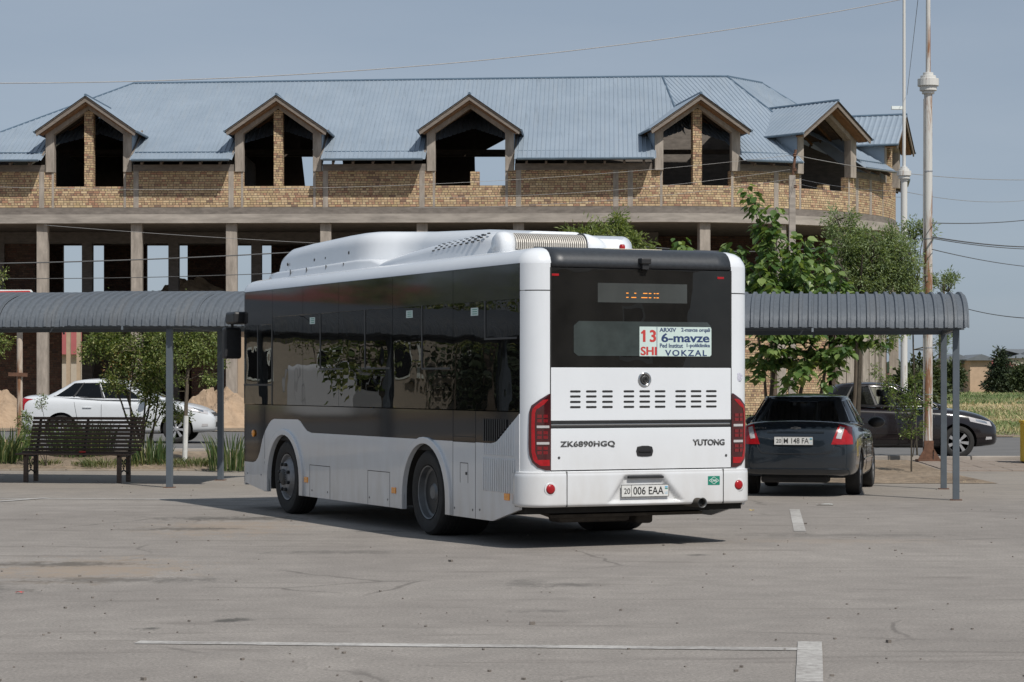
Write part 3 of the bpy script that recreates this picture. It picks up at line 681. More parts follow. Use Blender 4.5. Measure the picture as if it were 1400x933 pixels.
# ---- dormers ----
def gable_x(sc_):
    return wallpt(sc_)
def dormer(sc_, post, idx):
    th = max(0, sc_ / RW) if sc_ > 0 else -math.atan(SL)
    c = wallpt(sc_); D = empty('dormer'); bp(D); D.location = (c.x, c.y, 0); D.rotation_euler = (0, 0, th)
    # local: x along the facade, y inward
    hw, zb, zs, za = 1.46, ZSILL, 12.05, 13.05
    fw = .36
    # concrete frame: jambs and the raking beams
    for sg in (-1, 1):
        MB().prism([(sg * hw, 10.40), (sg * (hw + fw), 10.40), (sg * (hw + fw), zs + .18), (sg * hw, zs - .05)], 'y', -.06, .32).build('jamb', m_conc, D, bev=.01)
        MB().prism([(0, za - .02), (sg * (hw + .002), zs - .048), (sg * (hw + fw), zs + .182), (0, za + .34)], 'y', -.062, .318).build('raking_beam', m_conc, D)
        # fascia boards, roof planes, timber soffit
        e = (sg * 2.12, 12.06); ap = (0, 13.53)
        MB().prism([e, ap, (0, ap[1] - .24), (sg * 2.06, e[1] - .20)], 'y', -.66, -.60).build('fascia_board', m_fascia, D)
        MB().prism([(sg * 2.02, e[1] - .10), (0, ap[1] - .22), (0, ap[1] - .34), (sg * 1.9, e[1] - .14)], 'y', -.55, -.10).build('soffit_board', m_wood_o, D)
        back_a, back_e = 4.7, 2.5
        nrb = 22; vs = []; fs = []
        for i in range(nrb * 3 + 1):
            q = i / (nrb * 3); yy = -.70 + q * (back_a + .7); hgt = .03 if i % 3 == 1 else 0
            t = max(0, min(1, (yy - back_e) / (back_a - back_e)))  # valley cut
            x1 = sg * 2.16 * (1 - t)
            vs += [(x1, yy, 12.05 + t * 1.5 + hgt), (0, yy, 13.55 + hgt)]
        for i in range(nrb * 3): fs.append((2 * i, 2 * i + 2, 2 * i + 3, 2 * i + 1))
        MB().add(vs, fs).build('dormer_roof', m_roofm, D, fix=False)
        MB().add([(v[0], v[1], v[2] - .07) for v in vs], fs).build('soffit', m_wood, D, fix=False)
        MB().tube([(sg * 2.16, -.72, 12.03), (sg * 2.16, back_e - .4, 12.03)], .05, 5).build('gutter', m_gutter, D)
        for k_ in range(7):
            yy = -.45 + k_ * .62
            MB().prism([(sg * 1.95, 12.10), (0, 13.44), (0, 13.33), (sg * 1.95, 11.99)], 'y', yy, yy + .06).build('rafter', m_wood_o if k_ % 2 else m_wood, D)
        # blue cheek wall
        MB().add([(sg * 1.83, -.02, 10.5), (sg * 1.83, 2.6, 12.15), (sg * 1.83, -.02, 12.15)], [(0, 1, 2)]).build('cheek', m_roofm, D, fix=False)
        if idx < 4: MB().tube([(sg * 1.88, -.35, 11.05), (sg * 1.88, 1.95, 12.33)], .05, 4).build('flashing', m_fascia, D)
    MB().tube([(0, -.71, 13.57), (0, 4.4, 13.57)], .06, 5).build('ridge_cap', m_roofd, D)
    if post:
        z1 = 12.98 if post == 1 else 10.38
        mb = MB().b2(-.19, .19, 0, .38, zb, z1) if post == 1 else MB().b2(.0 if idx == 3 else -.2, .38 if idx == 3 else .2, 0, .38, zb, z1 if idx == 3 else 10.02)
        me = mb.mesh('brick_pier', m_brick, fix=False); ul = me.uv_layers.new(name='UVMap')
        for lp in me.loops:
            co = me.vertices[lp.vertex_index].co; ul.data[lp.index].uv = (co.x + co.y + .07, co.z)
        link('brick_pier', me, D)
    return D
for i, ((sc_, hw), pt) in enumerate(zip(dorms, (1, 1, 1, 2, 1, 2, 1))): dormer(sc_, pt, i)
# rear dormers' gable roofs so the sky shape reads (only the opening edges are seen through the attic)
for x0 in ():
    bp(MB().prism([(x0, 11.55), (x0 + 2.0, 12.85), (x0 + 2.0, 13.15), (x0 - .4, 11.6)], 'y', 113.2, 115.3).build('rear_dormer_roof', m_wood))

# ---------------- bus ----------------
BUS = empty('city_bus', (.141, 23.2, 0), R(24.55), 'white single-deck city bus with dark tinted windows parked at an angle in the lot', 'bus')
W, L = 2.52, 8.92
CR = .22
def ry(x, r=CR):
    if x < r: return r - math.sqrt(max(0, r * r - (r - x) ** 2))
    if x > W - r: return r - math.sqrt(max(0, r * r - (x - W + r) ** 2))
    return 0.0
def rpatch(name, rows, mat, off=.004, n=8, th=None, parent=BUS, smooth=True):
    """rows = [(z, x0, x1)...] laid on the rear skin"""
    mb = MB(); rows2 = rows; vs = []
    for z, a, b in rows2:
        for i in range(n + 1):
            x = a + (b - a) * i / n; y = ry(x); nx = 0 if CR <= x <= W - CR else (x - CR if x < CR else x - W + CR) / CR
            vs.append((x + nx * off, y - off * math.sqrt(max(0, 1 - nx * nx)), z))
    fs = [(j * (n + 1) + i, j * (n + 1) + i + 1, (j + 1) * (n + 1) + i + 1, (j + 1) * (n + 1) + i) for j in range(len(rows2) - 1) for i in range(n)]
    mb.add(vs, fs); o = mb.build(name, mat, parent, smooth=smooth, fix=False)
    if th:
        md = o.modifiers.new('solid', 'SOLIDIFY'); md.thickness = th; md.offset = 0
    return o
def outline(d, r=CR, n=6, rf=.28):
    """rounded rectangle, counter-clockwise from rear-left, inset d"""
    pts = []
    for cx, cy, rr, a0 in ((r, r, r, PI), (W - r, r, r, 1.5 * PI), (W - rf, L - rf, rf, 0), (rf, L - rf, rf, PI / 2)):
        q = max(.02, rr - d) if rr > d else .02
        ccx = cx if rr > d else (d + .02 if cx < W / 2 else W - d - .02); ccy = cy if rr > d else (d + .02 if cy < L / 2 else L - d - .02)
        for i in range(n + 1):
            a = a0 + i / n * PI / 2; pts.append((ccx + q * math.cos(a), ccy + q * math.sin(a)))
    return pts
# roof shell
mb = MB(); prof = [(0, 2.784), (.002, 2.80), (.018, 2.84), (.05, 2.885), (.10, 2.918), (.18, 2.94), (.4, 2.96), (.8, 2.975), (1.19, 2.98)]
K = len(outline(0)); 
for d, z in prof: mb.v += [(x, y, z) for x, y in outline(d)]
for j in range(len(prof) - 1):
    for i in range(K): mb.f.append((j * K + i, j * K + (i + 1) % K, (j + 1) * K + (i + 1) % K, (j + 1) * K + i)); mb.m.append(0)
mb.f.append(tuple((len(prof) - 1) * K + i for i in range(K))); mb.m.append(0)
mb.build('roof_shell', m_white, BUS, smooth='auto')
# black rear cap over the shell between the pillars
rows = []
mb = MB(); n = 14; vs = []
for d, z in prof[:7]:
    for i in range(n + 1): vs.append((.262 + (2.258 - .262) * i / n, d - .006, (z if z > 2.79 else 2.746) + .004))
fs = [(j * (n + 1) + i, j * (n + 1) + i + 1, (j + 1) * (n + 1) + i + 1, (j + 1) * (n + 1) + i) for j in range(6) for i in range(n)]
mb.add(vs, fs); o = mb.build('rear_cap', m_cap, BUS, smooth=True, fix=False); md = o.modifiers.new('s', 'SOLIDIFY'); md.thickness = .02; md.offset = -1
# side skins
def arc(cy, cz, ry_, rz_, a0, a1, n=16): return [(cy + ry_ * math.cos(a0 + (a1 - a0) * i / n), cz + rz_ * math.sin(a0 + (a1 - a0) * i / n)) for i in range(n + 1)]
WR, WF = 2.56, 7.10
skirt = [(.17, .385), (.81, .244), (WR - .60, .247)] + arc(WR, .40, .60, .575, PI, 0, 18) + [(WR + .60, .25), (WF - .60, .25)] + arc(WF, .40, .60, .575, PI, 0, 18) + [(WF + .60, .25), (7.91, .251), (8.64, .33), (8.64, .60), (8.32, .60), (8.22, .615), (8.13, .66), (8.05, .74), (7.95, .90), (7.85, 1.0), (7.70, 1.10), (7.60, 1.145), (7.49, 1.165), (6.62, 1.171), (6.52, 1.15), (6.40, 1.09), (6.28, 1.04), (6.12, 1.018),
         (.84, 1.018), (.74, 1.03), (.66, 1.06), (.17, 1.32)]
band = [(.17, 1.323), (.66, 1.063), (.74, 1.033), (.84, 1.021), (6.12, 1.021), (6.28, 1.043), (6.40, 1.093), (6.52, 1.153), (6.62, 1.174), (7.49, 1.168), (7.60, 1.148), (7.70, 1.103), (7.85, 1.003), (7.95, .903), (8.05, .743), (8.13, .663), (8.22, .618), (8.32, .603), (8.64, .603), (8.64, 1.335), (.17, 1.335)]
def sidepoly(poly, side): return poly
for sd in (0, 1):
    a, b = (0, .03) if sd == 0 else (W - .03, W)
    MB().prism(skirt, 'x', a, b).build('skirt_panel', m_white, BUS)
    MB().prism(band, 'x', a + .001, b - .001).build('lower_band', m_black_gloss, BUS)
    for yc in (WR, WF):
        ring = [(yc - .72, .249)] + arc(yc, .40, .72, .645, PI, 0, 20) + [(yc + .72, .249), (yc + .60, .249)] + arc(yc, .40, .60, .575, 0, PI, 20) + [(yc - .60, .249)]
        x0, x1 = (-.028, .02) if sd == 0 else (W - .02, W + .028)
        MB().prism(ring, 'x', x0, x1).build('wheel_arch_trim', m_white, BUS, smooth='auto', bev=.006)
        # dark lining inside the arch
        li = MB(); pr = arc(yc, .40, .61, .585, -.2, PI + .2, 14)
        vs = [(x_, p[0], p[1]) for x_ in ((.03, .62) if sd == 0 else (W - .62, W - .03)) for p in pr]; m_ = len(pr)
        li.add(vs, [(i, i + 1, m_ + i + 1, m_ + i) for i in range(m_ - 1)]); li.build('wheel_housing', m_dark, BUS, fix=False)
    seams_y = [.17, 1.81, 3.5, 5.19, 6.43, 7.56, 8.64]
    for i in range(6):
        y0, y1 = seams_y[i] + .004, seams_y[i + 1] - .004
        xa, xb = (.001, .012) if sd == 0 else (W - .012, W - .001)
        # upper opaque band and the pane below it
        ztop = 2.44 if i < 5 else 2.35
        MB().b2(xa, xb, y0, y1, ztop, 2.78).build('upper_band', m_black_gloss, BUS)
        if i < 5: MB().b2(xa, xb, y0, y1, 1.345, ztop - .003).build('window', m_sideglass, BUS)
        else:
            MB().b2(xa, xb, y0, y1 + .06, 1.60, ztop - .003).build('driver_window', m_cleartint, BUS)
            MB().b2(xa, xb, y0, y1 + .06, 1.345, 1.58).build('driver_window', m_sideglass, BUS)
            MB().b2(xa - .004, xb + .004, y0, y1 + .06, 1.578, 1.602).build('window_rail', m_blk_plastic, BUS)
            MB().b2(xa - .004, xb + .004, 8.12, 8.15, 1.6, ztop).build('window_rail', m_blk_plastic, BUS)
            MB().b2(xa - .004, xb + .004, y0 - .01, y0 + .03, 1.34, ztop).build('window_rail', m_blk_plastic, BUS)
    MB().b2(*((.0, .02) if sd == 0 else (W - .02, W)), .17, 8.70, 2.780, 2.786).build('drip_rail', m_blk_plastic, BUS)
    for yb, zl in ((5.79, 1.77), (4.32, 1.77), (2.63, 1.76), (.97, 2.05)):
        xa, xb = (-.004, .003) if sd == 0 else (W - .003, W + .004)
        MB().b2(xa, xb, yb, yb + .035, zl, 2.44).build('sliding_frame', m_blk_plastic, BUS)
        MB().b2(xa, xb, yb - .75, yb, zl, zl + .02).build('sliding_frame', m_blk_plastic, BUS)
    # front quarter
    fq = []
# rear corner pillars (full height, both sides): extruded rounded corner
for sd in (0, 1):
    pr = [(CR - CR * math.cos(a), CR - CR * math.sin(a)) for a in [.24 + i / 10 * (PI / 2 - .24) for i in range(11)]] + [(.255, 0), (.255, .04), (.20, .06), (.05, .17)]
    if sd: pr = [(W - x, y) for x, y in pr]
    MB().prism(pr, 'z', .752, 2.516).build('corner_pillar', m_white, BUS, smooth='auto')
    MB().prism(pr, 'z', 2.522, 2.784).build('corner_pillar', m_white, BUS, smooth='auto')
    # front corners
    pf = [(0, 8.64)] + [(.28 - .28 * math.cos(a), 8.64 + .28 * math.sin(a)) for a in [i / 8 * PI / 2 for i in range(9)]] + [(.28, 8.86), (.06, 8.64)]
    if sd: pf = [(W - x, y) for x, y in pf]
    MB().prism(pf, 'z', .30, .60).build('front_corner', m_white, BUS, smooth='auto')
    MB().prism(pf, 'z', .602, 1.34).build('front_corner', m_black_gloss, BUS, smooth='auto')
    MB().prism(pf, 'z', 1.342, 2.78).build('front_corner', m_black_gloss, BUS, smooth='auto')
MB().b2(.28, W - .28, 8.86, 8.90, .32, 1.1).build('front_panel', m_white, BUS)
MB().b2(.28, W - .28, 8.885, 8.90, 1.11, 2.5).build('windscreen', m_cleartint, BUS)
MB().b2(.28, W - .28, 8.87, 8.90, 2.51, 2.78).build('destination_panel', m_black_gloss, BUS)
for x in (.35, W - .35): MB().b2(x - .2, x + .2, 8.9, 8.92, .62, .8).build('headlight', m_clearlens, BUS, bev=.02)
# rear centre
ZL = 1.774
def rear_panel(name, z0, z1, mat, x0=.258, x1=2.262, off=.0, th=.02):
    return MB().b2(x0, x1, -off, -off + th, z0, z1).build(name, mat, BUS, bev=.004)
rear_panel('rear_window', ZL + .002, 2.742, m_rearglass, off=.002, th=.008)
rear_panel('upper_engine_hatch', 1.252, ZL - .004, m_white, off=.004)
rear_panel('lower_engine_hatch', .770, 1.176, m_white, off=.004)
rear_panel('trim_strip', 1.222, 1.249, m_blk_plastic, off=-.002)
rear_panel('trim_chrome', 1.203, 1.220, m_chrome, off=-.002)
rear_panel('trim_strip', 1.178, 1.201, m_blk_plastic, off=-.002)
MB().b2(.25, .262, -.003, .02, .77, 2.745).build('rear_seal', m_seam, BUS); MB().b2(2.258, 2.270, -.003, .02, .77, 2.745).build('rear_seal', m_seam, BUS)
for x0 in (0, W - .25): pass
for sd in (0, 1): rpatch('pillar_seam', [(2.514, .006, .255), (2.524, .006, .255)] if sd == 0 else [(2.514, W - .255, W - .006), (2.524, W - .255, W - .006)], m_seam, .001)
# picture column to bus x on the rear plane, picture row handled by hand-measured heights
def rx(px):
    dx = (px - 700) / F_PX; A = np.array([[dx, -.9097], [1, -.4155]]); return float(np.linalg.solve(A, np.array([.141, 23.2]))[1])
for zx in (346, 431, 517, 631, 715, 797, 906, 988, 1069):
    a, b = rx(zx / 3.889 + 690), rx((zx + 57) / 3.889 + 690)
    for z in (1.537, 1.488, 1.435, 1.384):
        r = .0105; pr = [(a + r - r * math.cos(t), z + r * math.sin(t)) for t in (-PI / 2, -.8, 0, .8, PI / 2)] + [(b - r + r * math.cos(t), z + r * math.sin(t)) for t in (PI / 2, .8, 0, -.8, -PI / 2)]
        MB().prism(pr, 'y', -.0055, .004).build('vent_slot', m_ink, BUS)
        
# bumper: one grid with rounded section, recess for the plate
def bump_fn(sx, v):
    x = sx; z = .412 + (.760 - .412) * v
    dz = min((z - .412) / .03, (.76 - z) / .05, 1); off = .028 * math.sqrt(max(0, 1 - (1 - max(0, dz)) ** 2))
    t = (z - .45) / (.705 - .45); tt = max(0, min(1, t))
    xl, xr = .87 + .17 * tt, 1.71 - .23 * tt
    m = max(0, min((x - xl) / .05, (xr - x) / .05, (.715 - z) / .03, (z - .44) / .02, 1)); off -= .045 * m
    nx = 0 if CR <= x <= W - CR else (x - CR if x < CR else x - W + CR) / CR
    return (x + nx * off, ry(x) - math.sqrt(max(0, 1 - nx * nx)) * off, z)
mb = MB(); ca = [CR - CR * math.cos(i / 12 * PI / 2) for i in range(13)]
us = ca + list(np.linspace(CR + .02, W - CR - .02, 90)) + [W - q for q in ca[::-1]]
nv = 26; vs = [bump_fn(u, j / nv) for j in range(nv + 1) for u in us]; K = len(us)
mb.add(vs, [(j * K + i, j * K + i + 1, (j + 1) * K + i + 1, (j + 1) * K + i) for j in range(nv) for i in range(K - 1)])
bmp_o = mb.build('rear_bumper', m_white, BUS, smooth=True, fix=False)
for sd in (0, 1):
    xs = 0 if sd == 0 else W
    MB().add([(xs + (-.027 if sd == 0 else .027), CR, .44), (xs + (-.002 if sd == 0 else .002), .34, .44), (xs + (-.002 if sd == 0 else .002), .34, .745), (xs + (-.027 if sd == 0 else .027), CR, .745)], [(0, 1, 2, 3)]).build('bumper_end', m_white, BUS, fix=False)
tp = [bump_fn(u, .93)[:2] for u in us]; MB().prism(tp, 'z', .735, .752).build('bumper_top', m_white, BUS)
MB().prism([(p_[0] * .99 + .012, p_[1] + .03) for p_ in tp], 'z', .415, .424).build('bumper_lip', m_dark, BUS)
for x in (.42, 2.16): MB().b2(x - .004, x + .004, -.031, .0, .415, .757).build('bumper_seam', m_seam, BUS)
# tail lights
m_cell = M('lamp_cell_red', (.17, .004, .008), .15, var=.3, sc=60, coat=1)
def tl(mirror):
    def inv(q):
        lo, hi = .004, .3
        for _ in range(30):
            m_ = (lo + hi) / 2
            if m_ - .42 * ry(m_) < q: lo = m_
            else: hi = m_
        return lo
    f = (lambda x: inv(x)) if not mirror else (lambda x: W - inv(x))
    def rows(rs): return [(z, f(a), f(b)) for z, a, b in rs]
    base = rpatch('tail_light', rows([(.772, .20, .254), (.80, .12, .254), (.85, .065, .254), (.92, .036, .254), (1.0, .028, .254), (1.2, .03, .254), (1.34, .036, .254), (1.40, .055, .254), (1.46, .14, .254), (1.515, .235, .254)]), m_darkred, .012, 10)
    rpatch('light_guide', rows([(.815, .15, .24), (.85, .095, .24), (.875, .075, .24)]), m_redlens, .015, 6, parent=base)
    rpatch('light_guide', rows([(.876, .075, .12), (.95, .058, .095), (1.2, .056, .09), (1.33, .06, .094), (1.37, .07, .11)]), m_redlens, .015, 4, parent=base)
    rpatch('light_guide', rows([(1.371, .07, .12), (1.41, .11, .18), (1.455, .17, .225), (1.46, .20, .225)]), m_redlens, .015, 4, parent=base)
    for zc in (.965, 1.115, 1.275):
        for dz in (-.022, .022):
            for xa, xb in ((.115, .16), (.175, .22)): rpatch('lamp_cell', rows([(zc + dz - .016, xa, xb), (zc + dz + .016, xa, xb)]), m_cell, .016, 3, parent=base)
    for zc in (1.035, 1.195): rpatch('clear_lamp', rows([(zc - .012, .11, .235), (zc + .012, .11, .235)]), m_clearlens, .017, 4, parent=base)
tl(False); tl(True)
for x, z in ((.243, .59), (2.337, .595)):
    y = ry(x) - .026
    r_ = MB().lathe([(.068, 0), (.062, -.004), (.05, -.002)], (x, y, z), 'y', 24).build('reflector', m_white, BUS, smooth=True)
    MB().lathe([(.047, .004), (.047, -.008), (.03, -.014), (.001, -.016)], (x, y, z), 'y', 24).build('reflector_lens', m_redlens, r_, smooth=True)
# writing
def text(s, x0, x1, z0, z1, y, mat, name='lettering', parent=BUS, bold=.0, ext=.002, plane='rear', sp=1.0, M_=None, wt=.0):
    c = bpy.data.curves.new('t', 'FONT'); c.body = s; c.size = 1; c.offset = min(bold, .012); c.extrude = 0; c.space_character = sp; c.resolution_u = 4
    o = bpy.data.objects.new('t', c); COL.objects.link(o); bpy.context.view_layer.update()
    me = bpy.data.meshes.new_from_object(o.evaluated_get(bpy.context.evaluated_depsgraph_get())); bpy.data.objects.remove(o)
    v = np.array([q.co[:] for q in me.vertices]); a, b = v.min(0), v.max(0)
    for q in me.vertices:
        u = (q.co.x - a[0]) / (b[0] - a[0]); t = (q.co.y - a[1]) / (b[1] - a[1])
        p = (x0 + (x1 - x0) * u, y, z0 + (z1 - z0) * t)
        q.co = p if plane == 'rear' else (y, p[0], p[2])
    me.materials.clear(); me.materials.append(mat)
    if bold > .012:   # heavier strokes: the same letters again, shifted a hair
        bm = bmesh.new(); bm.from_mesh(me); sh = (bold - .010) * abs(z1 - z0)
        src = me.copy(); 
        for k_, (dx, dz) in enumerate(((sh, 0), (-sh, 0), (0, sh * .6))):
            m2 = src.copy()
            for q in m2.vertices:
                q.co.x += dx; q.co.z += dz; q.co.y += .00012 * (k_ + 1)
            bm.from_mesh(m2); bpy.data.meshes.remove(m2)
        bm.to_mesh(me); bm.free(); bpy.data.meshes.remove(src)
    o = link(name, me, parent)
    if ext: md = o.modifiers.new('s', 'SOLIDIFY'); md.thickness = ext; md.offset = 0
    return o
text('ZK6890HGQ', .361, .951, .990, 1.052, -.008, m_letter, bold=.045, ext=.004, sp=1.08)
text('YUTONG', 1.826, 2.185, .997, 1.056, -.008, m_letter, bold=.045, ext=.004)
# emblem, handle, locks, sticker
e = MB().lathe([(.073, 0), (.073, -.008), (.066, -.014), (.055, -.010), (.05, -.004), (.001, -.004)], (1.282, -.004, 1.654), 'y', 32).build('badge', m_chrome, BUS, smooth=True)
for rr in (.040, .024): MB().lathe([(rr, 0), (rr, -.008), (rr - .008, -.010), (rr - .011, -.002), (rr - .011, 0)], (1.282, -.010, 1.650), 'y', 28).build('badge_ring', m_letter if rr > .03 else m_ink, e, smooth=True)
MB().lathe([(.062, 0), (.06, -.002), (.001, -.003)], (1.282, -.0095, 1.654), 'y', 28).build('badge_back', m_ink, e)
h = MB().prism([(1.20, .90), (1.25, .893), (1.32, .893), (1.365, .90), (1.378, .947), (1.365, .99), (1.32, 1.0), (1.25, 1.0), (1.20, .99), (1.188, .947)], 'y', -.012, -.002).build('hatch_handle', m_blk_plastic, BUS, bev=.006)
MB().b2(1.215, 1.35, -.022, -.010, .935, .955).build('grip', m_black_gloss, h, bev=.004)
for x in (.345, 2.205): MB().lathe([(.013, 0), (.013, -.004), (.001, -.005)], (x, -.004, .893), 'y', 14).build('lock', m_letter, BUS)
st = MB().b2(1.984, 2.118, -.031, -.029, .60, .688).build('gas_sticker', m_green, BUS)
cx_, cz_ = 2.051, .644
for k_ in range(4):
    a0, a1 = k_ * PI / 2, (k_ + 1) * PI / 2
    MB().tube([(cx_ + .055 * math.cos(a0), -.0325, cz_ + .036 * math.sin(a0)), (cx_ + .055 * math.cos(a1), -.0325, cz_ + .036 * math.sin(a1))], .0022, 4).build('sticker_border', m_stick, st)
text('CNG', cx_ - .034, cx_ + .034, cz_ - .011, cz_ + .011, -.0325, m_stick, parent=st, bold=.03, ext=0)
# number plate
def plate(parent, x0, x1, z0, z1, y, left, right, name='number_plate'):
    p = MB().b2(x0, x1, y - .004, y, z0, z1).build(name, m_plate, parent, bev=.002)
    w_, h_ = x1 - x0, z1 - z0; yy = y - .0052
    for a, b, c, d in ((0, 1, 0, .035), (0, 1, .965, 1), (0, .008, 0, 1), (.992, 1, 0, 1), (.205, .213, 0, 1)):
        MB().b2(x0 + a * w_, x0 + b * w_, yy - .0005, yy + .0005, z0 + c * h_, z0 + d * h_).build('plate_border', m_ink, p)
    text(left, x0 + .055 * w_, x0 + .185 * w_, z0 + .25 * h_, z0 + .72 * h_, yy, m_ink, 'characters', p, bold=.01, ext=0)
    text(right, x0 + .25 * w_, x0 + .89 * w_, z0 + .18 * h_, z0 + .82 * h_, yy, m_ink, 'characters', p, bold=.012, ext=0)
    MB().b2(x0 + .915 * w_, x0 + .975 * w_, yy - .0005, yy + .0005, z0 + .72 * h_, z0 + .84 * h_).build('flag_mark', m_blue, p)
    MB().b2(x0 + .915 * w_, x0 + .975 * w_, yy - .0005, yy + .0005, z0 + .60 * h_, z0 + .68 * h_).build('flag_mark', m_green, p)
    text('UZ', x0 + .915 * w_, x0 + .975 * w_, z0 + .2 * h_, z0 + .38 * h_, yy, m_blue, 'characters', p, ext=0)
    return p
plate(BUS, 1.023, 1.553, .495, .617, -.004, '20', '006 EAA')
MB().b2(1.10, 1.49, -.022, .02, .678, .700).build('plate_lamp', m_blk_plastic, BUS, bev=.003)
# exhaust
MB().tube([(1.80, .35, .43), (1.84, .05, .43), (1.876, -.10, .428)], [.046, .046, .048], 18, cap=False).build('exhaust_pipe', m_under, BUS, smooth=True)
MB().lathe([(.050, 0), (.053, -.004), (.044, -.002), (.041, .12)], (1.878, -.102, .428), 'y', 20, caps=False).build('exhaust_tip', m_letter, BUS, smooth=True)
MB().lathe([(.042, .05), (.001, .05)], (1.878, -.112, .428), 'y', 20).build('exhaust_bore', m_ink, BUS)
# camera
cm = MB().b2(1.215, 1.325, -.075, .03, 2.79, 2.85).build('reversing_camera', m_blk_plastic, BUS, bev=.012)
MB().b2(1.235, 1.305, -.055, .0, 2.74, 2.79).build('bracket', m_blk_plastic, cm)
# rear glass contents: destination display, inner opening with route board
MB().b2(.766, 1.76, -.005, -.003, 2.41, 2.60).build('led_display', M('led_display_glass', (.055, .06, .058), .1, var=.2, coat=1), BUS)
def rxz(zx): return rx(zx / 3.889 + 690)
dp = [(645, 657, 0), (672, 698, 1), (688, 698, 0), (725, 757, 1), (735, 757, 0), (765, 778, 0), (792, 800, 0), (806, 818, 0)]
for a, b, k_ in dp:
    for z in (2.504, 2.462):
        if k_ == 1 and z > 2.5: continue
        MB().b2(rxz(a), rxz(b), -.0065, -.0055, z - .004, z + .004).build('led_segment', m_led, BUS)
# board etc. hang right behind the pane
MB().prism([(.55, 1.885), (2.0, 1.885), (2.035, 1.92), (2.035, 2.18), (1.99, 2.225), (.56, 2.225), (.505, 2.18), (.505, 1.92)], 'y', -.0045, -.003).build('inner_window', M('inner_window_film', (.045, .056, .055), .08, var=.5, sc=2, coat=1), BUS)
rb = MB().prism([(1.226, 1.884), (2.02, 1.884), (2.036, 1.90), (2.036, 2.16), (2.025, 2.176), (1.226, 2.176)], 'y', -.006, -.003).build('route_board', m_sign_w, BUS)
yt = -.0072
def q(zx): return rx(860 + zx / 10.77)
def qz(zy): # picture row inside the board zoom -> height
    py = 430 + zy / 10.77; return 1.64 + (HOR - py) / F_PX * 23.9
MB().b2(q(403), q(410), yt - .0003, yt + .0003, 1.886, 2.174).build('board_divider', m_sign_b, rb)
for s_, a, b, c, d, mt_, bo in (('13', 206, 388, 412, 238, m_sign_r, .05), ('SHI', 170, 398, 606, 482, m_sign_r, .05), ('ARXIV', 445, 688, 262, 202, m_sign_b, .045), ('2-mavze orqali', 765, 1188, 274, 200, m_sign_b, .035), ('6-mavze', 475, 1176, 412, 282, m_sign_b, .05), ('Ped Institut', 450, 790, 494, 432, m_sign_b, .04), ('1-poliklinika', 845, 1186, 500, 430, m_sign_b, .04), ('VOKZAL', 528, 1140, 614, 526, m_sign_b, .04)):
    text(s_, q(a), q(b), qz(c), qz(d), yt, mt_, 'board_lettering', rb, bold=bo, ext=0, sp=1.25 if s_ == 'VOKZAL' else (1.2 if s_ == '13' else 1))
MB().prism([(q(172), qz(290)), (q(172), qz(272)), (q(205), qz(240)), (q(222), qz(240)), (q(222), qz(262)), (q(200), qz(288))], 'y', yt - .0004, yt).build('board_lettering', m_sign_r, rb)
for x in (.306, 2.143): MB().b2(x - .038, x + .038, -.006, -.002, 2.66, 2.682).build('high_lamp', m_redlens, BUS, bev=.003)
# small round sticker on the right pillar
MB().lathe([(.042, 0), (.001, -.001)], (2.36, ry(2.36) - .004, 1.68), 'y', 18).build('round_sticker', M('faded_sticker', (.5, .5, .58), .6, var=.5, sc=60), BUS)
# side details: service doors, seams, lamps, stickers, louvres
def seam(y0, z0, y1, z1, name='panel_seam'):
    w_ = .0035; MB().b2(-.0012, .004, min(y0, y1) - w_, max(y0, y1) + w_, min(z0, z1) - w_, max(z0, z1) + w_).build(name, m_seam, BUS)
for y0, y1, z0, z1 in ((5.48, 6.18, .252, .633), (3.58, 4.25, .252, .632), (1.23, 1.81, .25, 1.016), (1.42, 1.62, .60, .80)):
    seam(y0, z0, y0, z1); seam(y1, z0, y1, z1); seam(y0, z1, y1, z1)
seam(7.86, .255, 7.86, .62); seam(7.86, .66, 7.86, 1.30); seam(1.23, 1.02, 1.23, 1.33); seam(1.81, 1.02, 1.81, 1.33); seam(1.23, 1.07, 1.81, 1.07)
MB().b2(-.004, .0, 1.44, 1.48, .68, .71).build('fuel_flap_catch', m_blk_plastic, BUS)
for y, z in ((6.30, .45), (3.45, .44), (.45, .50)):
    MB().b2(-.012, .002, y - .06, y + .06, z - .035, z + .035).build('side_marker', m_orange, BUS, bev=.006)
MB().lathe([(.045, 0), (.045, -.018), (.03, -.026), (.001, -.028)], (0, 8.28, .97), 'x', 16).build('turn_signal', m_orange, BUS, smooth=True)
for y, z in ((5.56, .33), (6.1, .33), (4.2, .33), (3.64, .33), (1.77, .33), (1.3, .33), (1.12, .34), (8.0, .45), (8.55, .45), (.22, .48)): MB().lathe([(.012, 0), (.012, -.003), (.001, -.004)], (0, y, z), 'x', 10).build('screw_cap', m_letter, BUS)
lv = MB()
for i in range(15):
    y = .27 + i * .053
    lv.box((-.006, y + .013, .705), (.014, .022, .33), rz=.0)
lv.build('louvre_panel', m_white, BUS, bev=.004)
lv = MB(); lb_ = MB()
for i in range(14):
    y = .30 + i * .053 + .013; zc = 1.26 - max(0, (y - .27)) * .53; zc = min(1.25, max(1.03, 1.32 - (y - .17) * .53))
    lv.b2(-.012, .001, y - .011, y + .011, .905, zc - .012)
    if y > .42: lb_.b2(-.012, .001, y - .011, y + .011, zc + .008, 1.26)
lv.build('louvre_panel', m_white, BUS); lb_.build('louvre_panel', m_blk_plastic, BUS)
for y, z in ((6.75, 2.30), (5.02, 2.34), (3.42, 2.34)):
    pass
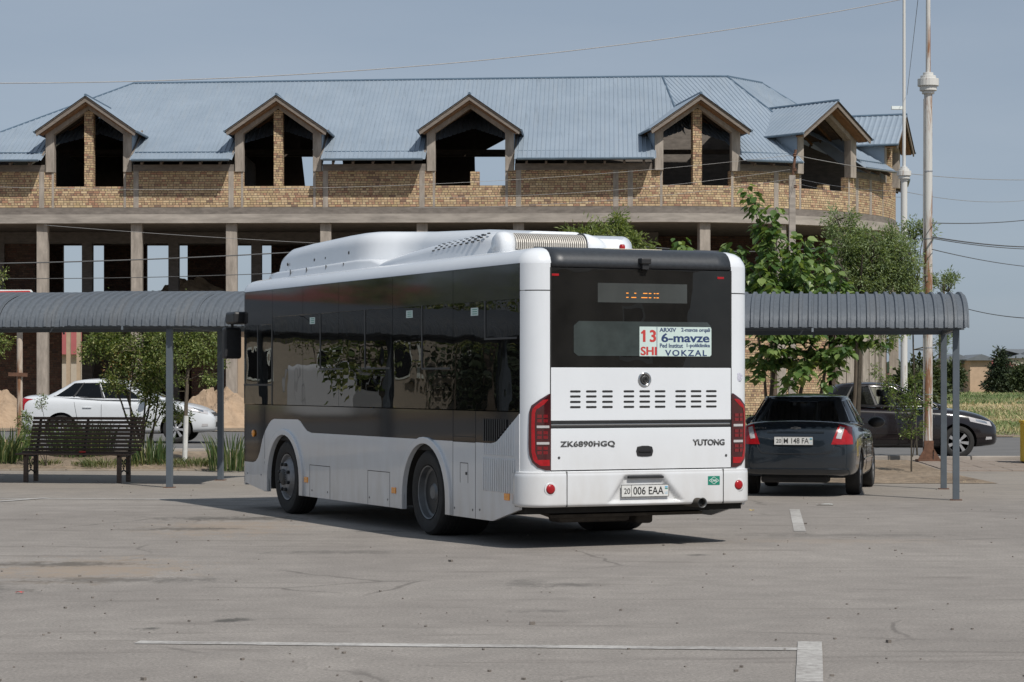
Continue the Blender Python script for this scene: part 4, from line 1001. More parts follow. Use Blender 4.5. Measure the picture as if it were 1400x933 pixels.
for py_, y, z in ((0, 6.08, 2.36), (0, 3.0, 2.36), (0, 1.25, 2.34)):
    s_ = MB().b2(-.004, .0005, y - .09, y + .09, z - .04, z + .04).build('window_sticker', m_sign_w, BUS)
    for k_ in range(3): MB().b2(-.0048, -.0042, y - .07, y + .05, z - .026 + k_ * .022, z - .018 + k_ * .022).build('sticker_print', m_green, s_)
text('ELEC6', 7.42, 7.12, 1.27, 1.315, -.001, m_alu, plane='side', bold=.03, ext=0) if 0 else None
# wheels
def wheel(x, y, out, R_=.475, rear=False):
    """out = -1 for the left side: the outer face looks to -x"""
    o_ = out
    prof = [(.20, 0), (.275, .0), (.283, o_ * .018), (.272, o_ * .012)] if not rear else [(.05, -.14 * o_)]
    if rear:
        rim = MB().lathe([(.275, .0), (.285, o_ * .012), (.272, o_ * .006), (.262, -o_ * .05), (.235, -o_ * .06), (.225, -o_ * .13), (.16, -o_ * .15), (.10, -o_ * .15), (.095, -o_ * .06), (.07, -o_ * .04), (.001, -o_ * .04)], (x, y, .455), 'x', 40, caps=False).build('wheel', m_steel_wheel, BUS, smooth='auto')
    else:
        rim = MB().lathe([(.275, .0), (.285, o_ * .012), (.272, o_ * .006), (.255, -o_ * .035), (.235, -o_ * .03), (.18, o_ * .035), (.13, o_ * .045), (.10, o_ * .05), (.098, o_ * .07), (.06, o_ * .085), (.001, o_ * .085)], (x, y, .455), 'x', 40, caps=False).build('wheel', m_frontrim, BUS, smooth='auto')
        MB().lathe([(.099, o_ * .051), (.099, o_ * .073), (.06, o_ * .088), (.001, o_ * .088)], (x, y, .455), 'x', 20).build('hub', m_ink, rim)
    nb = 8
    for k_ in range(nb):
        a = 2 * PI * (k_ + .5) / nb; rr = .165 if not rear else .13; xo = o_ * .04 if not rear else -o_ * .15
        MB().lathe([(.022, 0), (.022, o_ * .02), (.016, o_ * .035), (.001, o_ * .035)], (x + xo, y + rr * math.cos(a), .455 + rr * math.sin(a)), 'x', 8).build('wheel_nut', m_ink, rim)
    w_ = .26 if not rear else .56
    t_ = MB().lathe([(.283, -o_ * .01), (.30, o_ * .012), (.36, o_ * .03), (.42, o_ * .022), (.448, -o_ * .005), (.455, -o_ * .04), (.455, -o_ * (w_ - .03)), (.44, -o_ * w_), (.30, -o_ * w_), (.283, -o_ * (w_ - .02))], (x, y, .455), 'x', 56, caps=False).build('tyre', m_tyre, rim, smooth='auto')
    g_ = MB()
    for dx in (.06, .10, .15, .20): g_.lathe([(.4565, -o_ * dx), (.4565, -o_ * (dx + .012))], (x, y, .455), 'x', 48)
    g_.build('tread_groove', m_ink, rim)
for yy, rr in ((WR, True), (WF, False)):
    wheel(.045, yy, -1, rear=rr); wheel(W - .045, yy, 1, rear=rr)
# mirror, marker
mr = MB().b2(-.14, .10, 9.08, 9.22, 1.93, 2.34).build('mirror', m_blk_plastic, BUS, bev=.03)
MB().b2(-.10, .16, 8.80, 9.18, 2.38, 2.54).build('mirror_arm', m_blk_plastic, mr, bev=.03)
MB().tube([(-.02, 9.12, 2.40), (-.02, 9.14, 2.30)], .02, 8).build('mirror_stem', m_blk_plastic, mr)
MB().b2(W - .1, W + .14, 9.08, 9.2, 1.93, 2.34).build('mirror', m_blk_plastic, BUS, bev=.03)
# underbody, floor, interior
ub = MB(); ub.b2(.06, W - .06, .14, .80, .345, .9); ub.b2(.06, W - .06, .80, WR - .62, .30, .9); ub.b2(.06, W - .06, WR + .62, WF - .62, .29, .9); ub.b2(.06, W - .06, WF + .62, 8.6, .36, .9); ub.b2(.65, W - .65, WR - .62, WR + .62, .36, .95); ub.b2(.5, W - .5, WF - .62, WF + .62, .40, .95); ub.b2(.04, W - .04, .15, 8.7, .9, 1.0)
ub.build('underbody', m_dark, BUS)
MB().b2(.9, 1.55, WR - .35, WR + .35, .22, .55).build('axle_casing', m_under, BUS, bev=.05)
MB().tube([(.2, WR, .455), (W - .2, WR, .455)], .09, 12).build('axle', m_dark, BUS)
MB().b2(.55, 1.35, .42, .7, .23, .36).build('silencer', m_under, BUS, bev=.04); MB().b2(1.45, 1.65, .5, .9, .20, .40).build('engine_sump', m_under, BUS, bev=.03)
MB().box((1.25, .55, .33), (1.7, .5, .03), rx=.1).build('splash_guard', m_under, BUS)
for i in range(7):
    for xx in (.32, .78, 1.68, 2.12):
        y = 1.4 + i * .82
        s_ = MB().b2(xx - .2, xx + .2, y, y + .42, 1.38, 1.48).build('passenger_seat', M('seat_blue', (.02, .04, .08), .8) if i == 0 and xx < .4 else m_int, BUS, bev=.03)
        MB().box((xx, y + .02, 1.78), (.4, .08, .65), rx=R(8)).build('seat_back', m_int, s_, bev=.03)
MB().b2(.45, .85, 7.7, 8.05, 1.4, 2.1).build('driver_seat', m_int, BUS, bev=.05)
MB().lathe([(.20, 0), (.22, .015), (.20, .03)], (.62, 8.4, 1.45), 'z', 20).build('steering_wheel', m_ink, BUS)
MB().b2(.2, W - .2, 8.35, 8.8, 1.0, 1.35).build('dashboard', m_int, BUS, bev=.05)
for yy in (2.2, 4.4, 6.6): MB().tube([(.95, yy, 1.0), (.95, yy, 2.85)], .016, 8).build('grab_pole', m_yellow, BUS)

# ---- roof equipment ----
m_drum = M('pale_metal_fins', (.62, .58, .52), .35, .3, .1)
def superbox(name, x0, x1, y0, y1, z0, tops, r=.12, mat=None, n=5):
    """rounded fairing: tops = [(y, ztop, xl, xr)...] cross-sections along y"""
    mb = MB(); secs = []
    for (y, zt, xl, xr) in tops:
        h_ = zt - z0; q = min(r, h_ * .8, (xr - xl) / 2.1); ring = [(xl - .03, y, z0)]
        for i in range(n + 1): a = i / n * PI / 2; ring.append((xl + q - q * math.cos(a), y, zt - q + q * math.sin(a)))
        for i in range(n + 1): a = PI / 2 - i / n * PI / 2; ring.append((xr - q + q * math.cos(a), y, zt - q + q * math.sin(a)))
        ring.append((xr + .03, y, z0)); secs.append(ring)
    K = len(secs[0])
    for s_ in secs: mb.v += s_
    for j in range(len(secs) - 1):
        for i in range(K - 1): mb.f.append((j * K + i, j * K + i + 1, (j + 1) * K + i + 1, (j + 1) * K + i)); mb.m.append(0)
    mb.f.append(tuple(range(K))); mb.m.append(0); mb.f.append(tuple((len(secs) - 1) * K + i for i in range(K))); mb.m.append(0)
    return mb.build(name, mat or m_white, BUS, smooth='auto')
pod = superbox('gas_tank_fairing', 0, 0, 0, 0, 2.93, [(8.50, 3.0, .55, 1.88), (8.46, 3.08, .42, 2.01), (8.38, 3.19, .37, 2.06), (8.25, 3.28, .35, 2.08), (8.0, 3.335, .34, 2.09), (7.3, 3.36, .33, 2.10), (6.0, 3.385, .32, 2.11), (5.5, 3.39, .33, 2.10), (5.25, 3.39, .37, 2.06), (5.08, 3.385, .46, 1.97), (4.95, 3.38, .60, 1.83), (4.8, 3.375, .72, 1.71), (4.5, 3.36, .78, 1.65), (3.0, 3.30, .80, 1.63), (1.9, 3.22, .82, 1.61), (1.7, 3.0, .85, 1.58)], r=.17, n=8)
superbox('fairing_plinth', 0, 0, 0, 0, 2.90, [(8.60, 2.97, .34, 2.09), (8.5, 3.02, .28, 2.15), (8.2, 3.035, .26, 2.17), (5.3, 3.06, .25, 2.18), (4.95, 3.05, .3, 2.13), (4.7, 2.98, .36, 2.07)], r=.04)
for y in (7.6, 7.0, 6.3, 5.7): MB().b2(.245, .255, y - .004, y + .004, 2.95, 3.04).build('plinth_seam', m_seam, pod)
for y, z in ((7.9, 3.12), (6.9, 3.13), (6.5, 3.13), (5.7, 3.16)): MB().lathe([(.02, 0), (.02, -.01), (.001, -.012)], (.325, y, z), 'x', 8).build('fairing_catch', m_ink, pod)
# rear air conditioning unit with louvred cylinder
ac = superbox('roof_air_conditioner', 0, 0, 0, 0, 2.92, [(4.75, 2.97, .30, 1.95), (4.5, 3.01, .27, 2.05), (4.0, 3.06, .25, 2.1), (3.2, 3.11, .25, 2.1), (2.4, 3.15, .25, 2.1), (1.85, 3.17, .26, 2.05), (1.55, 3.165, .30, 1.95), (1.35, 3.12, .36, 1.8), (1.28, 3.0, .42, 1.7)], r=.12, n=6)
for i in range(9):
    for j in range(4):
        y = 2.95 - i * .15 - j * .04; zt = 3.118 + (2.95 - y) * .040; a_ = R(24 + j * 15)
        MB().box((.25 + .12 - .122 * math.cos(a_), y, zt - .12 + .122 * math.sin(a_)), (.010, .06, .013), ry=-(PI / 2 - a_) * 0 - a_ + PI / 2 - PI / 2).build('vent_hole', m_ink, ac)
lc = MB(); ringp = []
for i in range(34):
    x = .43 + i * .0235
    pr = [(1.32 - .16 * math.sin(a) - .0, 3.03 + .125 * math.cos(a)) for a in [j / 7 * PI * .62 for j in range(8)]] + [(1.33, 2.98), (1.40, 3.10)]
    lc.prism(pr, 'x', x, x + .012)
lc.build('louvre_drum', m_drum, ac)
MB().lathe([(.12, 0), (.12, .80)], (.41, 1.34, 3.03), 'x', 24).build('drum_core', m_alu, ac, smooth=True)
MB().lathe([(.150, 0), (.150, .03)], (1.22, 1.34, 3.02), 'x', 24).build('drum_band', m_blk_plastic, ac, smooth=True)
MB().lathe([(.150, 0), (.145, .06), (.12, .16), (.07, .25), (.01, .30)], (1.25, 1.34, 3.02), 'x', 24).build('drum_end', m_white, ac, smooth=True)
MB().lathe([(.11, 0), (.14, .03), (.150, .08), (.152, .16)], (.27, 1.34, 3.02), 'x', 24).build('drum_end', m_white, ac, smooth=True)
MB().lathe([(.03, 2.93), (.03, 2.985), (.02, 3.0), (.001, 3.0)], (1.18, .28, 0), 'z', 14).build('roof_lamp', m_redlens, BUS, smooth=True)
MB().b2(.95, 1.6, .22, .34, 2.93, 2.955).build('antenna_strip', M('cream_plastic', (.5, .46, .36), .6), BUS, bev=.005)

# ---------------- canopies ----------------
def canopy(name, ox, oy, ang, x_from, x_to, depth, eave, rise, posts, label, over=.22, last_cut=None):
    C_ = empty(name, (ox, oy, 0), ang, label, 'canopy')
    nA = 22; D0, D1 = -over, depth + over
    def prof(t): # t 0..1 front to rear
        a = PI * t; y = (D0 + D1) / 2 - math.cos(a) * (D1 - D0) / 2; return y, eave + rise * math.sin(a) ** .8
    SW = 1.055; cor = [(0, 0), (.052, 0), (.066, .030), (.100, .030), (.114, 0)]
    us = []
    for k_ in range(8):
        us += [(k_ * .132 + a, b) for a, b in cor]
    us.append((1.056, 0))
    vs = []
    for i in range(nA + 1):
        t = i / nA; y, z = prof(t); y2, z2 = prof(min(1, t + .01)); y1, z1 = prof(max(0, t - .01))
        d = Vector((y2 - y1, z2 - z1)).normalized(); n = Vector((-d.y, d.x))
        if i == 0: n = Vector((-1, .25)).normalized()
        if i == nA: n = Vector((1, .25)).normalized()
        for u, h_ in us: vs.append((u, y + n.x * h_, z + n.y * h_))
    K = len(us); fs = [(j * K + i, j * K + i + 1, (j + 1) * K + i + 1, (j + 1) * K + i) for j in range(nA) for i in range(K - 1)]
    me = MB().add(vs, fs).mesh('roof_sheet', m_grayroof, 'auto', fix=False)
    n = int(round((x_to - x_from) / SW))
    for i in range(n):
        o = link('roof_sheet', me, C_); o.location = (x_to - (i + 1) * SW, 0, (i % 3) * .007)
        o.rotation_euler = (0, R(random.uniform(-.12, .12)), 0)
    x_from = x_to - n * SW
    for yy, zz in ((0, eave + .10), (depth, eave + .10)):
        MB().b2(x_from + .05, x_to - .06, yy - .04, yy + .04, eave - .02, eave + .06).build('eave_beam', m_post, C_)
    for sgn, yy in ((0, D0 + .05), (1, D1 - .05)): MB().b2(x_from + .03, x_to - .05, yy - .02, yy + .02, eave + .0, eave + .04).build('edge_rail', m_post, C_)
    x = posts
    xs = []
    while x > x_from: xs.append(x); x -= 4.2
    for x in xs:
        for yy in (0, depth):
            MB().b2(x - .045, x + .045, yy - .045, yy + .045, 0, eave - .02).build('post', m_post, C_, bev=.004)
            MB().b2(x - .08, x + .08, yy - .08, yy + .08, 0, .012).build('base_plate', m_rustfull, C_)
        MB().tube([(x,) + tuple(prof(t / 12)[j] - (.07 if j else 0) for j in (0, 1)) for t in range(1, 12)], .028, 4).build('arch_rib', m_post, C_)
        MB().b2(x - .03, x + .03, -.02, depth + .02, eave - .02, eave + .04).build('tie_beam', m_post, C_)
    xx = x_from + 1.05
    while xx < x_to - .2:
        MB().tube([(xx,) + tuple(prof(t / 12)[j] - (.05 if j else 0) for j in (0, 1)) for t in range(0, 13)], .02, 4).build('arch_rib', m_post, C_); xx += 2.1
    return C_
canopy('vaulted_canopy', -5.26, 36.9, R(-9.5), -27, 1.55, 2.75, 2.47, .56, 0, 'long grey corrugated vaulted canopy on steel posts left of the bus')
canopy('vaulted_canopy', 6.10, 33.0, R(-7.4), -5.0, .17, 3.42, 2.36, .53, 0, 'short grey corrugated vaulted canopy on two slim posts right of the bus')
canopy('vaulted_canopy', 16.0, 1.0, R(-28), -14, 4, 3.0, 2.9, .7, 2, 'corrugated canopy standing behind the viewer, mirrored in the bus rear window')

# ---------------- bench ----------------
bx_ = P(33, 659, 39.05)
BN = empty('park_bench', (-7.93, 38.95, 0), R(-11), 'dark brown slatted timber bench with scrolled iron legs under the left canopy', 'bench')
BL = 1.98
sm = MB().b2(-.10, BL - .15, -.022, .022, -.013, .013).mesh('slat', m_bench)
for i in range(5):
    o = link('slat', sm, BN, bev=.004); o.location = (0, -.06 + i * .098, .455 + .008 * (i - 1) ** 2 * (1 if i > 1 else .6) + (0 if i else -.005)); o.scale = (1, 1.75, 1)
for i in range(9):
    t = i / 8; o = link('slat', sm, BN, bev=.004); o.location = (.035, .43 + .17 * t, .525 + .50 * t); o.rotation_euler = (R(72), 0, 0)
for i, x in enumerate((.06, .88, BL - .33)):
    if i != 1:
        for yy in (-.02, .40): MB().b2(x - .035, x + .035, yy - .03, yy + .03, 0, .45).build('leg', m_bench, BN, bev=.006)
        MB().b2(x - .02, x + .02, -.05, .45, .41, .445).build('seat_rail', m_iron, BN)
        sc_ = MB()
        for c_, r_ in (((x, .10, .32), .055), ((x, .26, .32), .055), ((x, .18, .24), .04)):
            sc_.tube([(c_[0], c_[1] + r_ * (1 - a * .09) * math.cos(a), c_[2] + r_ * (1 - a * .09) * math.sin(a)) for a in [j * .5 for j in range(13)]], .009, 5)
        sc_.tube([(x, .0, .14), (x, .19, .20), (x, .38, .14)], .012, 5); sc_.build('iron_scroll', m_iron, BN)
    MB().prism([(.40, .40), (.44, .40), (.645, 1.04), (.61, 1.04)], 'x', x - .018, x + .018).build('back_strut', m_iron, BN)
# tiny red thing lying on the seat
tag(MB().box((-6.95, 38.85, .492), (.10, .07, .03), rz=.4).build('sweet_wrapper', m_redsign, bev=.008), 'small crumpled red wrapper lying on the bench seat', 'litter')

# ---------------- cars ----------------
def car(name, loc, rz, paint, label, cat='car', H=1.445, HB=.96, W_=1.725, L_=4.5, deck=1.08, hood=.93, wb=2.60, fr_over=.86, rr_=.315, glass_side=None, front_clear=False, seed=0, plate_txt=None, rear_detail=True):
    C_ = empty(name, loc, rz, label, cat)
    hl = L_ / 2; yf = hl - fr_over; yr = yf - wb; hw = W_ / 2
    # stations: y, bottom z, half width, shoulder z, deck z
    st = [(-hl, .36, .52, .66, .80), (-hl + .05, .31, .70, .74, .97), (-hl + .16, .28, .80, .84, deck - .02), (-hl + .42, .26, .85, .88, deck), (yr + .35, .22, .862, .90, deck - .03), (-.5, .20, .8625, .90, HB + .02), (.5, .20, .8625, .88, HB - .01), (1.05, .20, .86, .84, HB - .02), (yf - .1, .20, .855, .80, hood), (hl - .45, .22, .82, .72, hood - .08), (hl - .18, .24, .73, .62, hood - .20), (hl - .05, .26, .60, .56, hood - .31), (hl, .32, .42, .50, hood - .40)]
    mb = MB(); K = 0
    for (y, zb, w_, zs, zd) in st:
        w_ = w_ * hw / .8625
        ring = [(0, zb), (w_ * .7, zb), (w_ * .93, zb + .02), (w_ * .985, zb + .12), (w_ * 1.0, (zb + zs) / 2 + .03), (w_ * .985, zs), (w_ * .93, zs + (zd - zs) * .6), (w_ * .80, zd - .012), (w_ * .4, zd + .008), (0, zd + .015)]
        full = [(x, z) for x, z in ring] + [(-x, z) for x, z in ring[-2:0:-1]]
        K = len(full); mb.v += [(x, y, z) for x, z in full]
    for j in range(len(st) - 1):
        for i in range(K): mb.f.append((j * K + i, j * K + (i + 1) % K, (j + 1) * K + (i + 1) % K, (j + 1) * K + i)); mb.m.append(0)
    mb.f += [tuple(range(K)), tuple((len(st) - 1) * K + i for i in range(K))]; mb.m += [0, 0]
    me = mb.mesh('b', paint, True)
    tmp = link('tmp', me); sd = tmp.modifiers.new('s', 'SUBSURF'); sd.levels = 2; sd.render_levels = 2
    cut = MB()
    for yy in (yr, yf):
        for sg in (-1, 1): cut.lathe([(rr_ + .055, sg * .50), (rr_ + .055, sg * 1.2)], (0, yy, rr_ + .005), 'x', 32)
    cme = cut.mesh('c', m_dark); co = link('tmpc', cme); bo = tmp.modifiers.new('b', 'BOOLEAN'); bo.object = co; bo.operation = 'DIFFERENCE'; bo.solver = 'EXACT'
    bpy.context.view_layer.update(); dg = bpy.context.evaluated_depsgraph_get()
    bme = bpy.data.meshes.new_from_object(tmp.evaluated_get(dg)); bpy.data.objects.remove(tmp); bpy.data.objects.remove(co)
    bme.materials.clear(); bme.materials.append(paint); bme.materials.append(m_dark)
    for p in bme.polygons:
        c = p.center; p.use_smooth = True
        inarch = any(abs(math.hypot(c.y - yy, c.z - rr_ - .005) - (rr_ + .055)) < .03 and abs(c.x) < hw * .985 and abs(p.normal.x) < .5 or (math.hypot(c.y - yy, c.z - rr_) < rr_ + .03 and abs(c.x) < .52) for yy in (yr, yf))
        p.material_index = 1 if inarch or (c.z < .24 and p.normal.z < -.5) else 0
    bme.set_sharp_from_angle(angle=R(40)); body = link('body', bme, C_)
    bvh = BVHTree.FromPolygons([v.co for v in bme.vertices], [tuple(p.vertices) for p in bme.polygons])
    # greenhouse skin
    n = 4.5; gy0, gy1 = -hl + .55, 1.20      # base of rear glass / windscreen
    ty0, ty1 = -1.02, .22                    # roof edges
    def gh(side, a, v):
        """side 'r','l': a = -1..1 along y ; 'b','f': a=-1..1 along x"""
        vv = min(v, 1); e = vv
        y0 = gy0 + (ty0 - gy0) * e; y1 = gy1 + (ty1 - gy1) * e
        w_ = (hw * .91) + (hw * .67 - hw * .91) * (e ** 1.15); yc, h_ = (y0 + y1) / 2, (y1 - y0) / 2
        if side in 'rl': q = (1 - abs(a) ** n) ** (1 / n); x, y = w_ * q * (1 if side == 'r' else -1), yc + h_ * a
        else: q = (1 - abs(a) ** n) ** (1 / n); x, y = w_ * a, yc + h_ * q * (1 if side == 'f' else -1)
        t = (y - yc) / h_
        zb_ = HB + .02 + (deck - HB - .05) * sstep(.2, -1, t) * (1 - vv) - .015
        z = zb_ + (H - .055 - zb_) * vv + (.02 * (1 - t * t)) * vv
        return Vector((x, y, z))
    amax = (.5) ** (1 / n)
    A = [-1 * amax + 2 * amax * i / 12 for i in range(13)]
    openr = [(-.80, -.50), (-.47, -.02), (.03, .62)]
    # body-coloured shell with the window openings left out
    def shell():
        mb = MB()
        Vs = [0, .10, .88, 1.0]
        def win(side, a, v): 
            if not (.10 <= v <= .88): return False
            if side in 'rl': return any(l < a < h_ for l, h_ in openr)
            return abs(a) < .72 if side == 'b' else abs(a) < .74
        for side in 'rlbf':
            br = sorted(set([round(x, 4) for x in ([-amax, amax] + ([q for l in openr for q in l] if side in 'rl' else [-.74, -.72, .72, .74, -.3, 0, .3]) + [-.95 * amax, .95 * amax])]))
            br = [x for x in br if -amax - 1e-6 <= x <= amax + 1e-6]
            for i in range(len(br) - 1):
                for j in range(3):
                    if win(side, (br[i] + br[i + 1]) / 2, (Vs[j] + Vs[j + 1]) / 2): continue
                    for k_ in range(3):
                        v0 = Vs[j] + (Vs[j + 1] - Vs[j]) * k_ / 3; v1 = Vs[j] + (Vs[j + 1] - Vs[j]) * (k_ + 1) / 3
                        mb.add([gh(side, br[i], v0), gh(side, br[i + 1], v0), gh(side, br[i + 1], v1), gh(side, br[i], v1)], [(0, 1, 2, 3)])
        # roof
        NU, NV = 10, 12
        def rf(u, v):
            y0, y1 = ty0, ty1; a = (v * 2 - 1); b_ = (u * 2 - 1)
            # map the square to the superellipse
            px_, py_ = b_, a; m_ = max(abs(px_), abs(py_)); s_ = ((abs(px_) ** n + abs(py_) ** n) ** (1 / n)); k2 = m_ / s_ if s_ > 0 else 1
            px_ *= k2; py_ *= k2; yc, h_ = (y0 + y1) / 2, (y1 - y0) / 2
            rr2 = min(1, m_); z0_ = H - .055 + .02 * (1 - py_ ** 2)
            return (px_ * hw * .67, yc + h_ * py_, z0_ + .045 * (1 - rr2 ** 2.2))
        mb.grid(rf, NU, NV)
        o = mb.build('roof', paint, C_, smooth=True, fix=False)
        md = o.modifiers.new('w', 'WELD'); md.merge_threshold = .002
        md = o.modifiers.new('s', 'SOLIDIFY'); md.thickness = .02; md.offset = -1
    shell()
    def pane(side, a0, a1, v0, v1, name, mat, nu=6, nv=5):
        mb = MB(); sg = {'r': Vector((1, 0, .3)), 'l': Vector((-1, 0, .3)), 'b': Vector((0, -1, .5)), 'f': Vector((0, 1, .5))}[side].normalized()
        mb.grid(lambda u, v: gh(side, a0 + (a1 - a0) * u, v0 + (v1 - v0) * v) + sg * (-.004), nu, nv)
        return mb.build(name, mat, C_, smooth=True, fix=False)
    gs = glass_side or m_sideglass
    pane('b', -.73, .73, .09, .89, 'rear_window', m_carglass, 10)
    pane('f', -.75, .75, .09, .89, 'windscreen', m_cleartint, 10)
    for s_ in 'rl':
        for k_, (a, b) in enumerate(openr): pane(s_, a - .012, b + .012, .09, .89, 'side_window', (m_cleartint if (front_clear and k_ == 2) else gs))
    # dark trim around the side glass, pillar between doors
    for s_ in 'rl':
        q = Vector((.006 if s_ == 'r' else -.006, 0, 0))
        MB().tube([gh(s_, -.82, .08) + q, gh(s_, -.3, .08) + q, gh(s_, .65, .08) + q], .009, 4).build('window_trim', m_ink, C_)
        for a in (-.485, .0):
            mb = MB(); mb.grid(lambda u, v: gh(s_, a - .018 + .036 * u, .08 + .82 * v) + q * .8, 2, 5); mb.build('door_pillar', m_ink, C_, fix=False)
    # interior
    MB().b2(-hw * .86, hw * .86, gy0 + .45, 1.0, .5, HB - .04).build('interior', m_int, C_)
    for yy, sx in ((.05, .38), (.05, -.38)):
        MB().box((sx, yy, 1.02), (.46, .14, .50), rx=R(-12)).build('seat', m_int, C_, bev=.05)
        MB().box((sx, yy - .08, 1.31), (.24, .09, .15)).build('headrest', m_int, C_, bev=.03)
    # patches projected on the body
    def proj(name, quad, view, mat, nu=8, nv=6, off=.004, parent=C_):
        """quad: 4 corners (a,b) seen along view; rays cast to the body"""
        V = {'rear': (Vector((0, 1, 0)), lambda a, b: Vector((a, -6, b))), 'front': (Vector((0, -1, 0)), lambda a, b: Vector((a, 6, b))), 'right': (Vector((-1, 0, 0)), lambda a, b: Vector((6, a, b))), 'left': (Vector((1, 0, 0)), lambda a, b: Vector((-6, a, b))), 'top': (Vector((0, 0, -1)), lambda a, b: Vector((a, b, 6)))}[view]
        mb = MB(); vs = []
        for j in range(nv + 1):
            for i in range(nu + 1):
                u, v = i / nu, j / nv
                p0 = [quad[0][k_] * (1 - u) + quad[1][k_] * u for k_ in (0, 1)]; p1 = [quad[3][k_] * (1 - u) + quad[2][k_] * u for k_ in (0, 1)]
                a, b = p0[0] * (1 - v) + p1[0] * v, p0[1] * (1 - v) + p1[1] * v
                h_ = bvh.ray_cast(V[1](a, b), V[0])
                if h_[0] is None:
                    h_ = bvh.find_nearest(V[1](a, b) * 0 + V[1](a, b) + V[0] * (6 - hl + .1))
                vs.append(h_[0] + (h_[1] if h_[1].dot(V[0]) < 0 else -h_[1]) * off)
        fs = [(j * (nu + 1) + i, j * (nu + 1) + i + 1, (j + 1) * (nu + 1) + i + 1, (j + 1) * (nu + 1) + i) for j in range(nv) for i in range(nu)]
        return mb.add(vs, fs).build(name, mat, parent, smooth=True, fix=False)
    def line(name, pts, view, mat, w_=.006, r_=None, off=.001):
        out = []
        for (a, b) in pts:
            V = {'rear': (Vector((0, 1, 0)), Vector((a, -6, b))), 'right': (Vector((-1, 0, 0)), Vector((6, a, b))), 'left': (Vector((1, 0, 0)), Vector((-6, a, b))), 'front': (Vector((0, -1, 0)), Vector((a, 6, b)))}[view]
            h_ = bvh.ray_cast(V[1], V[0])
            if h_[0]: out.append(h_[0] + (h_[1] if h_[1].dot(V[0]) < 0 else -h_[1]) * off)
        if len(out) > 1: return MB().tube(out, w_, 4).build(name, mat, C_)
    for sg in (-1, 1):
        s_ = 'right' if sg > 0 else 'left'
        q = proj('tail_light', [(sg * .50, .745), (sg * hw * .915, .745), (sg * hw * .885, .985), (sg * .60, 1.02)], 'rear', m_redlens, 10, 8, .008)
        proj('clear_section', [(sg * .565, .83), (sg * .635, .82), (sg * .675, .975), (sg * .615, .99)], 'rear', m_clearlens, 4, 4, .012, q)
        q = proj('headlight', [(hl - .62, .74), (hl - .16, .64), (hl - .20, .73), (hl - .66, .835)], s_, m_clearlens, 10, 5, .006)
        proj('lamp_reflector', [(hl - .50, .745), (hl - .26, .69), (hl - .28, .73), (hl - .50, .79)], s_, m_chrome, 5, 3, .009, q)
        proj('fog_light', [(hl - .30, .37), (hl - .16, .38), (hl - .17, .43), (hl - .29, .43)], s_, m_clearlens, 4, 3, .006)
        for ya in (-.30, .82): line('door_seam', [(ya + (.10 if ya > 0 else 0) * t, .26 + t * (HB - .28)) for t in [i / 8 for i in range(9)]], s_, m_ink, .005)
        line('door_seam', [(yr + rr_ + .10 - t * .12, .30 + .62 * t) for t in [i / 6 for i in range(7)]], s_, m_ink, .005)
        line('sill_seam', [(yr + .45 + (wb - .9) * t, .27) for t in [i / 6 for i in range(7)]], s_, m_ink, .005)
        line('side_moulding', [(yr + .46 + (wb - .92) * t, .50) for t in [i / 10 for i in range(11)]], s_, paint, .018)
        for ya in (-.62, .28):
            h_ = bvh.ray_cast(Vector((sg * 6, ya, .80)), Vector((-sg, 0, 0)))
            if h_[0]: MB().b2(h_[0].x - .012 * (1 if sg < 0 else 0) - (.0 if sg > 0 else .012), h_[0].x + (.024 if sg > 0 else .0), ya - .10, ya + .10, .785, .815).build('door_handle', paint, C_, bev=.008)
        mo = MB().lathe([(.02, 0), (.095, .03), (.115, .10), (.10, .15), (.02, .16)], (0, 0, 0), 'y', 16).build('door_mirror', m_blk_plastic if seed != 1 else paint, C_, smooth=True)
        mo.location = (sg * (hw + .07), .62, HB + .055); mo.scale = (1.15, .85, .75)
        # wheels
        for yy in (yr, yf):
            xo = sg * (hw - .035)
            rim = MB().lathe([(rr_ * .66, 0), (rr_ * .67, sg * .008), (rr_ * .63, sg * .004), (rr_ * .60, -sg * .035), (rr_ * .2, -sg * .06), (.001, -sg * .06)], (xo, yy, rr_), 'x', 28).build('wheel', m_dkrim, C_, smooth='auto')
            for k_ in range(7):
                a = 2 * PI * k_ / 7 + .3 + yy; c1, s1 = math.cos(a), math.sin(a)
                def pt(r0, da, xx): return (xo + xx, yy + r0 * math.cos(a + da), rr_ + r0 * math.sin(a + da))
                MB().add([pt(.05, -.38, sg * .0), pt(.05, .38, sg * .0), pt(rr_ * .64, .17, sg * .004), pt(rr_ * .64, -.17, sg * .004), pt(.05, -.38, -sg * .04), pt(.05, .38, -sg * .04), pt(rr_ * .64, .17, -sg * .04), pt(rr_ * .64, -.17, -sg * .04)], [(0, 1, 2, 3), (4, 7, 6, 5), (0, 4, 5, 1), (1, 5, 6, 2), (2, 6, 7, 3), (3, 7, 4, 0)]).build('spoke', m_alu, rim)
            MB().lathe([(.055, -sg * .02), (.055, sg * .008), (.04, sg * .012), (.001, sg * .012)], (xo, yy, rr_), 'x', 16).build('hub_cap', m_alu, rim, smooth=True)
            MB().lathe([(rr_ * .67, 0), (rr_ * .72, sg * .014), (rr_ * .88, sg * .018), (rr_ * .97, sg * .002), (rr_, -sg * .03), (rr_, -sg * .16), (rr_ * .95, -sg * .19), (rr_ * .67, -sg * .18)], (xo, yy, rr_), 'x', 40).build('tyre', m_tyre, rim, smooth='auto')
    # grille and front badge
    proj('grille', [(-.42, .60), (.42, .60), (.40, .68), (-.40, .68)], 'front', m_ink, 8, 3, .005)
    proj('lower_grille', [(-.45, .36), (.45, .36), (.42, .47), (-.42, .47)], 'front', m_ink, 8, 3, .005)
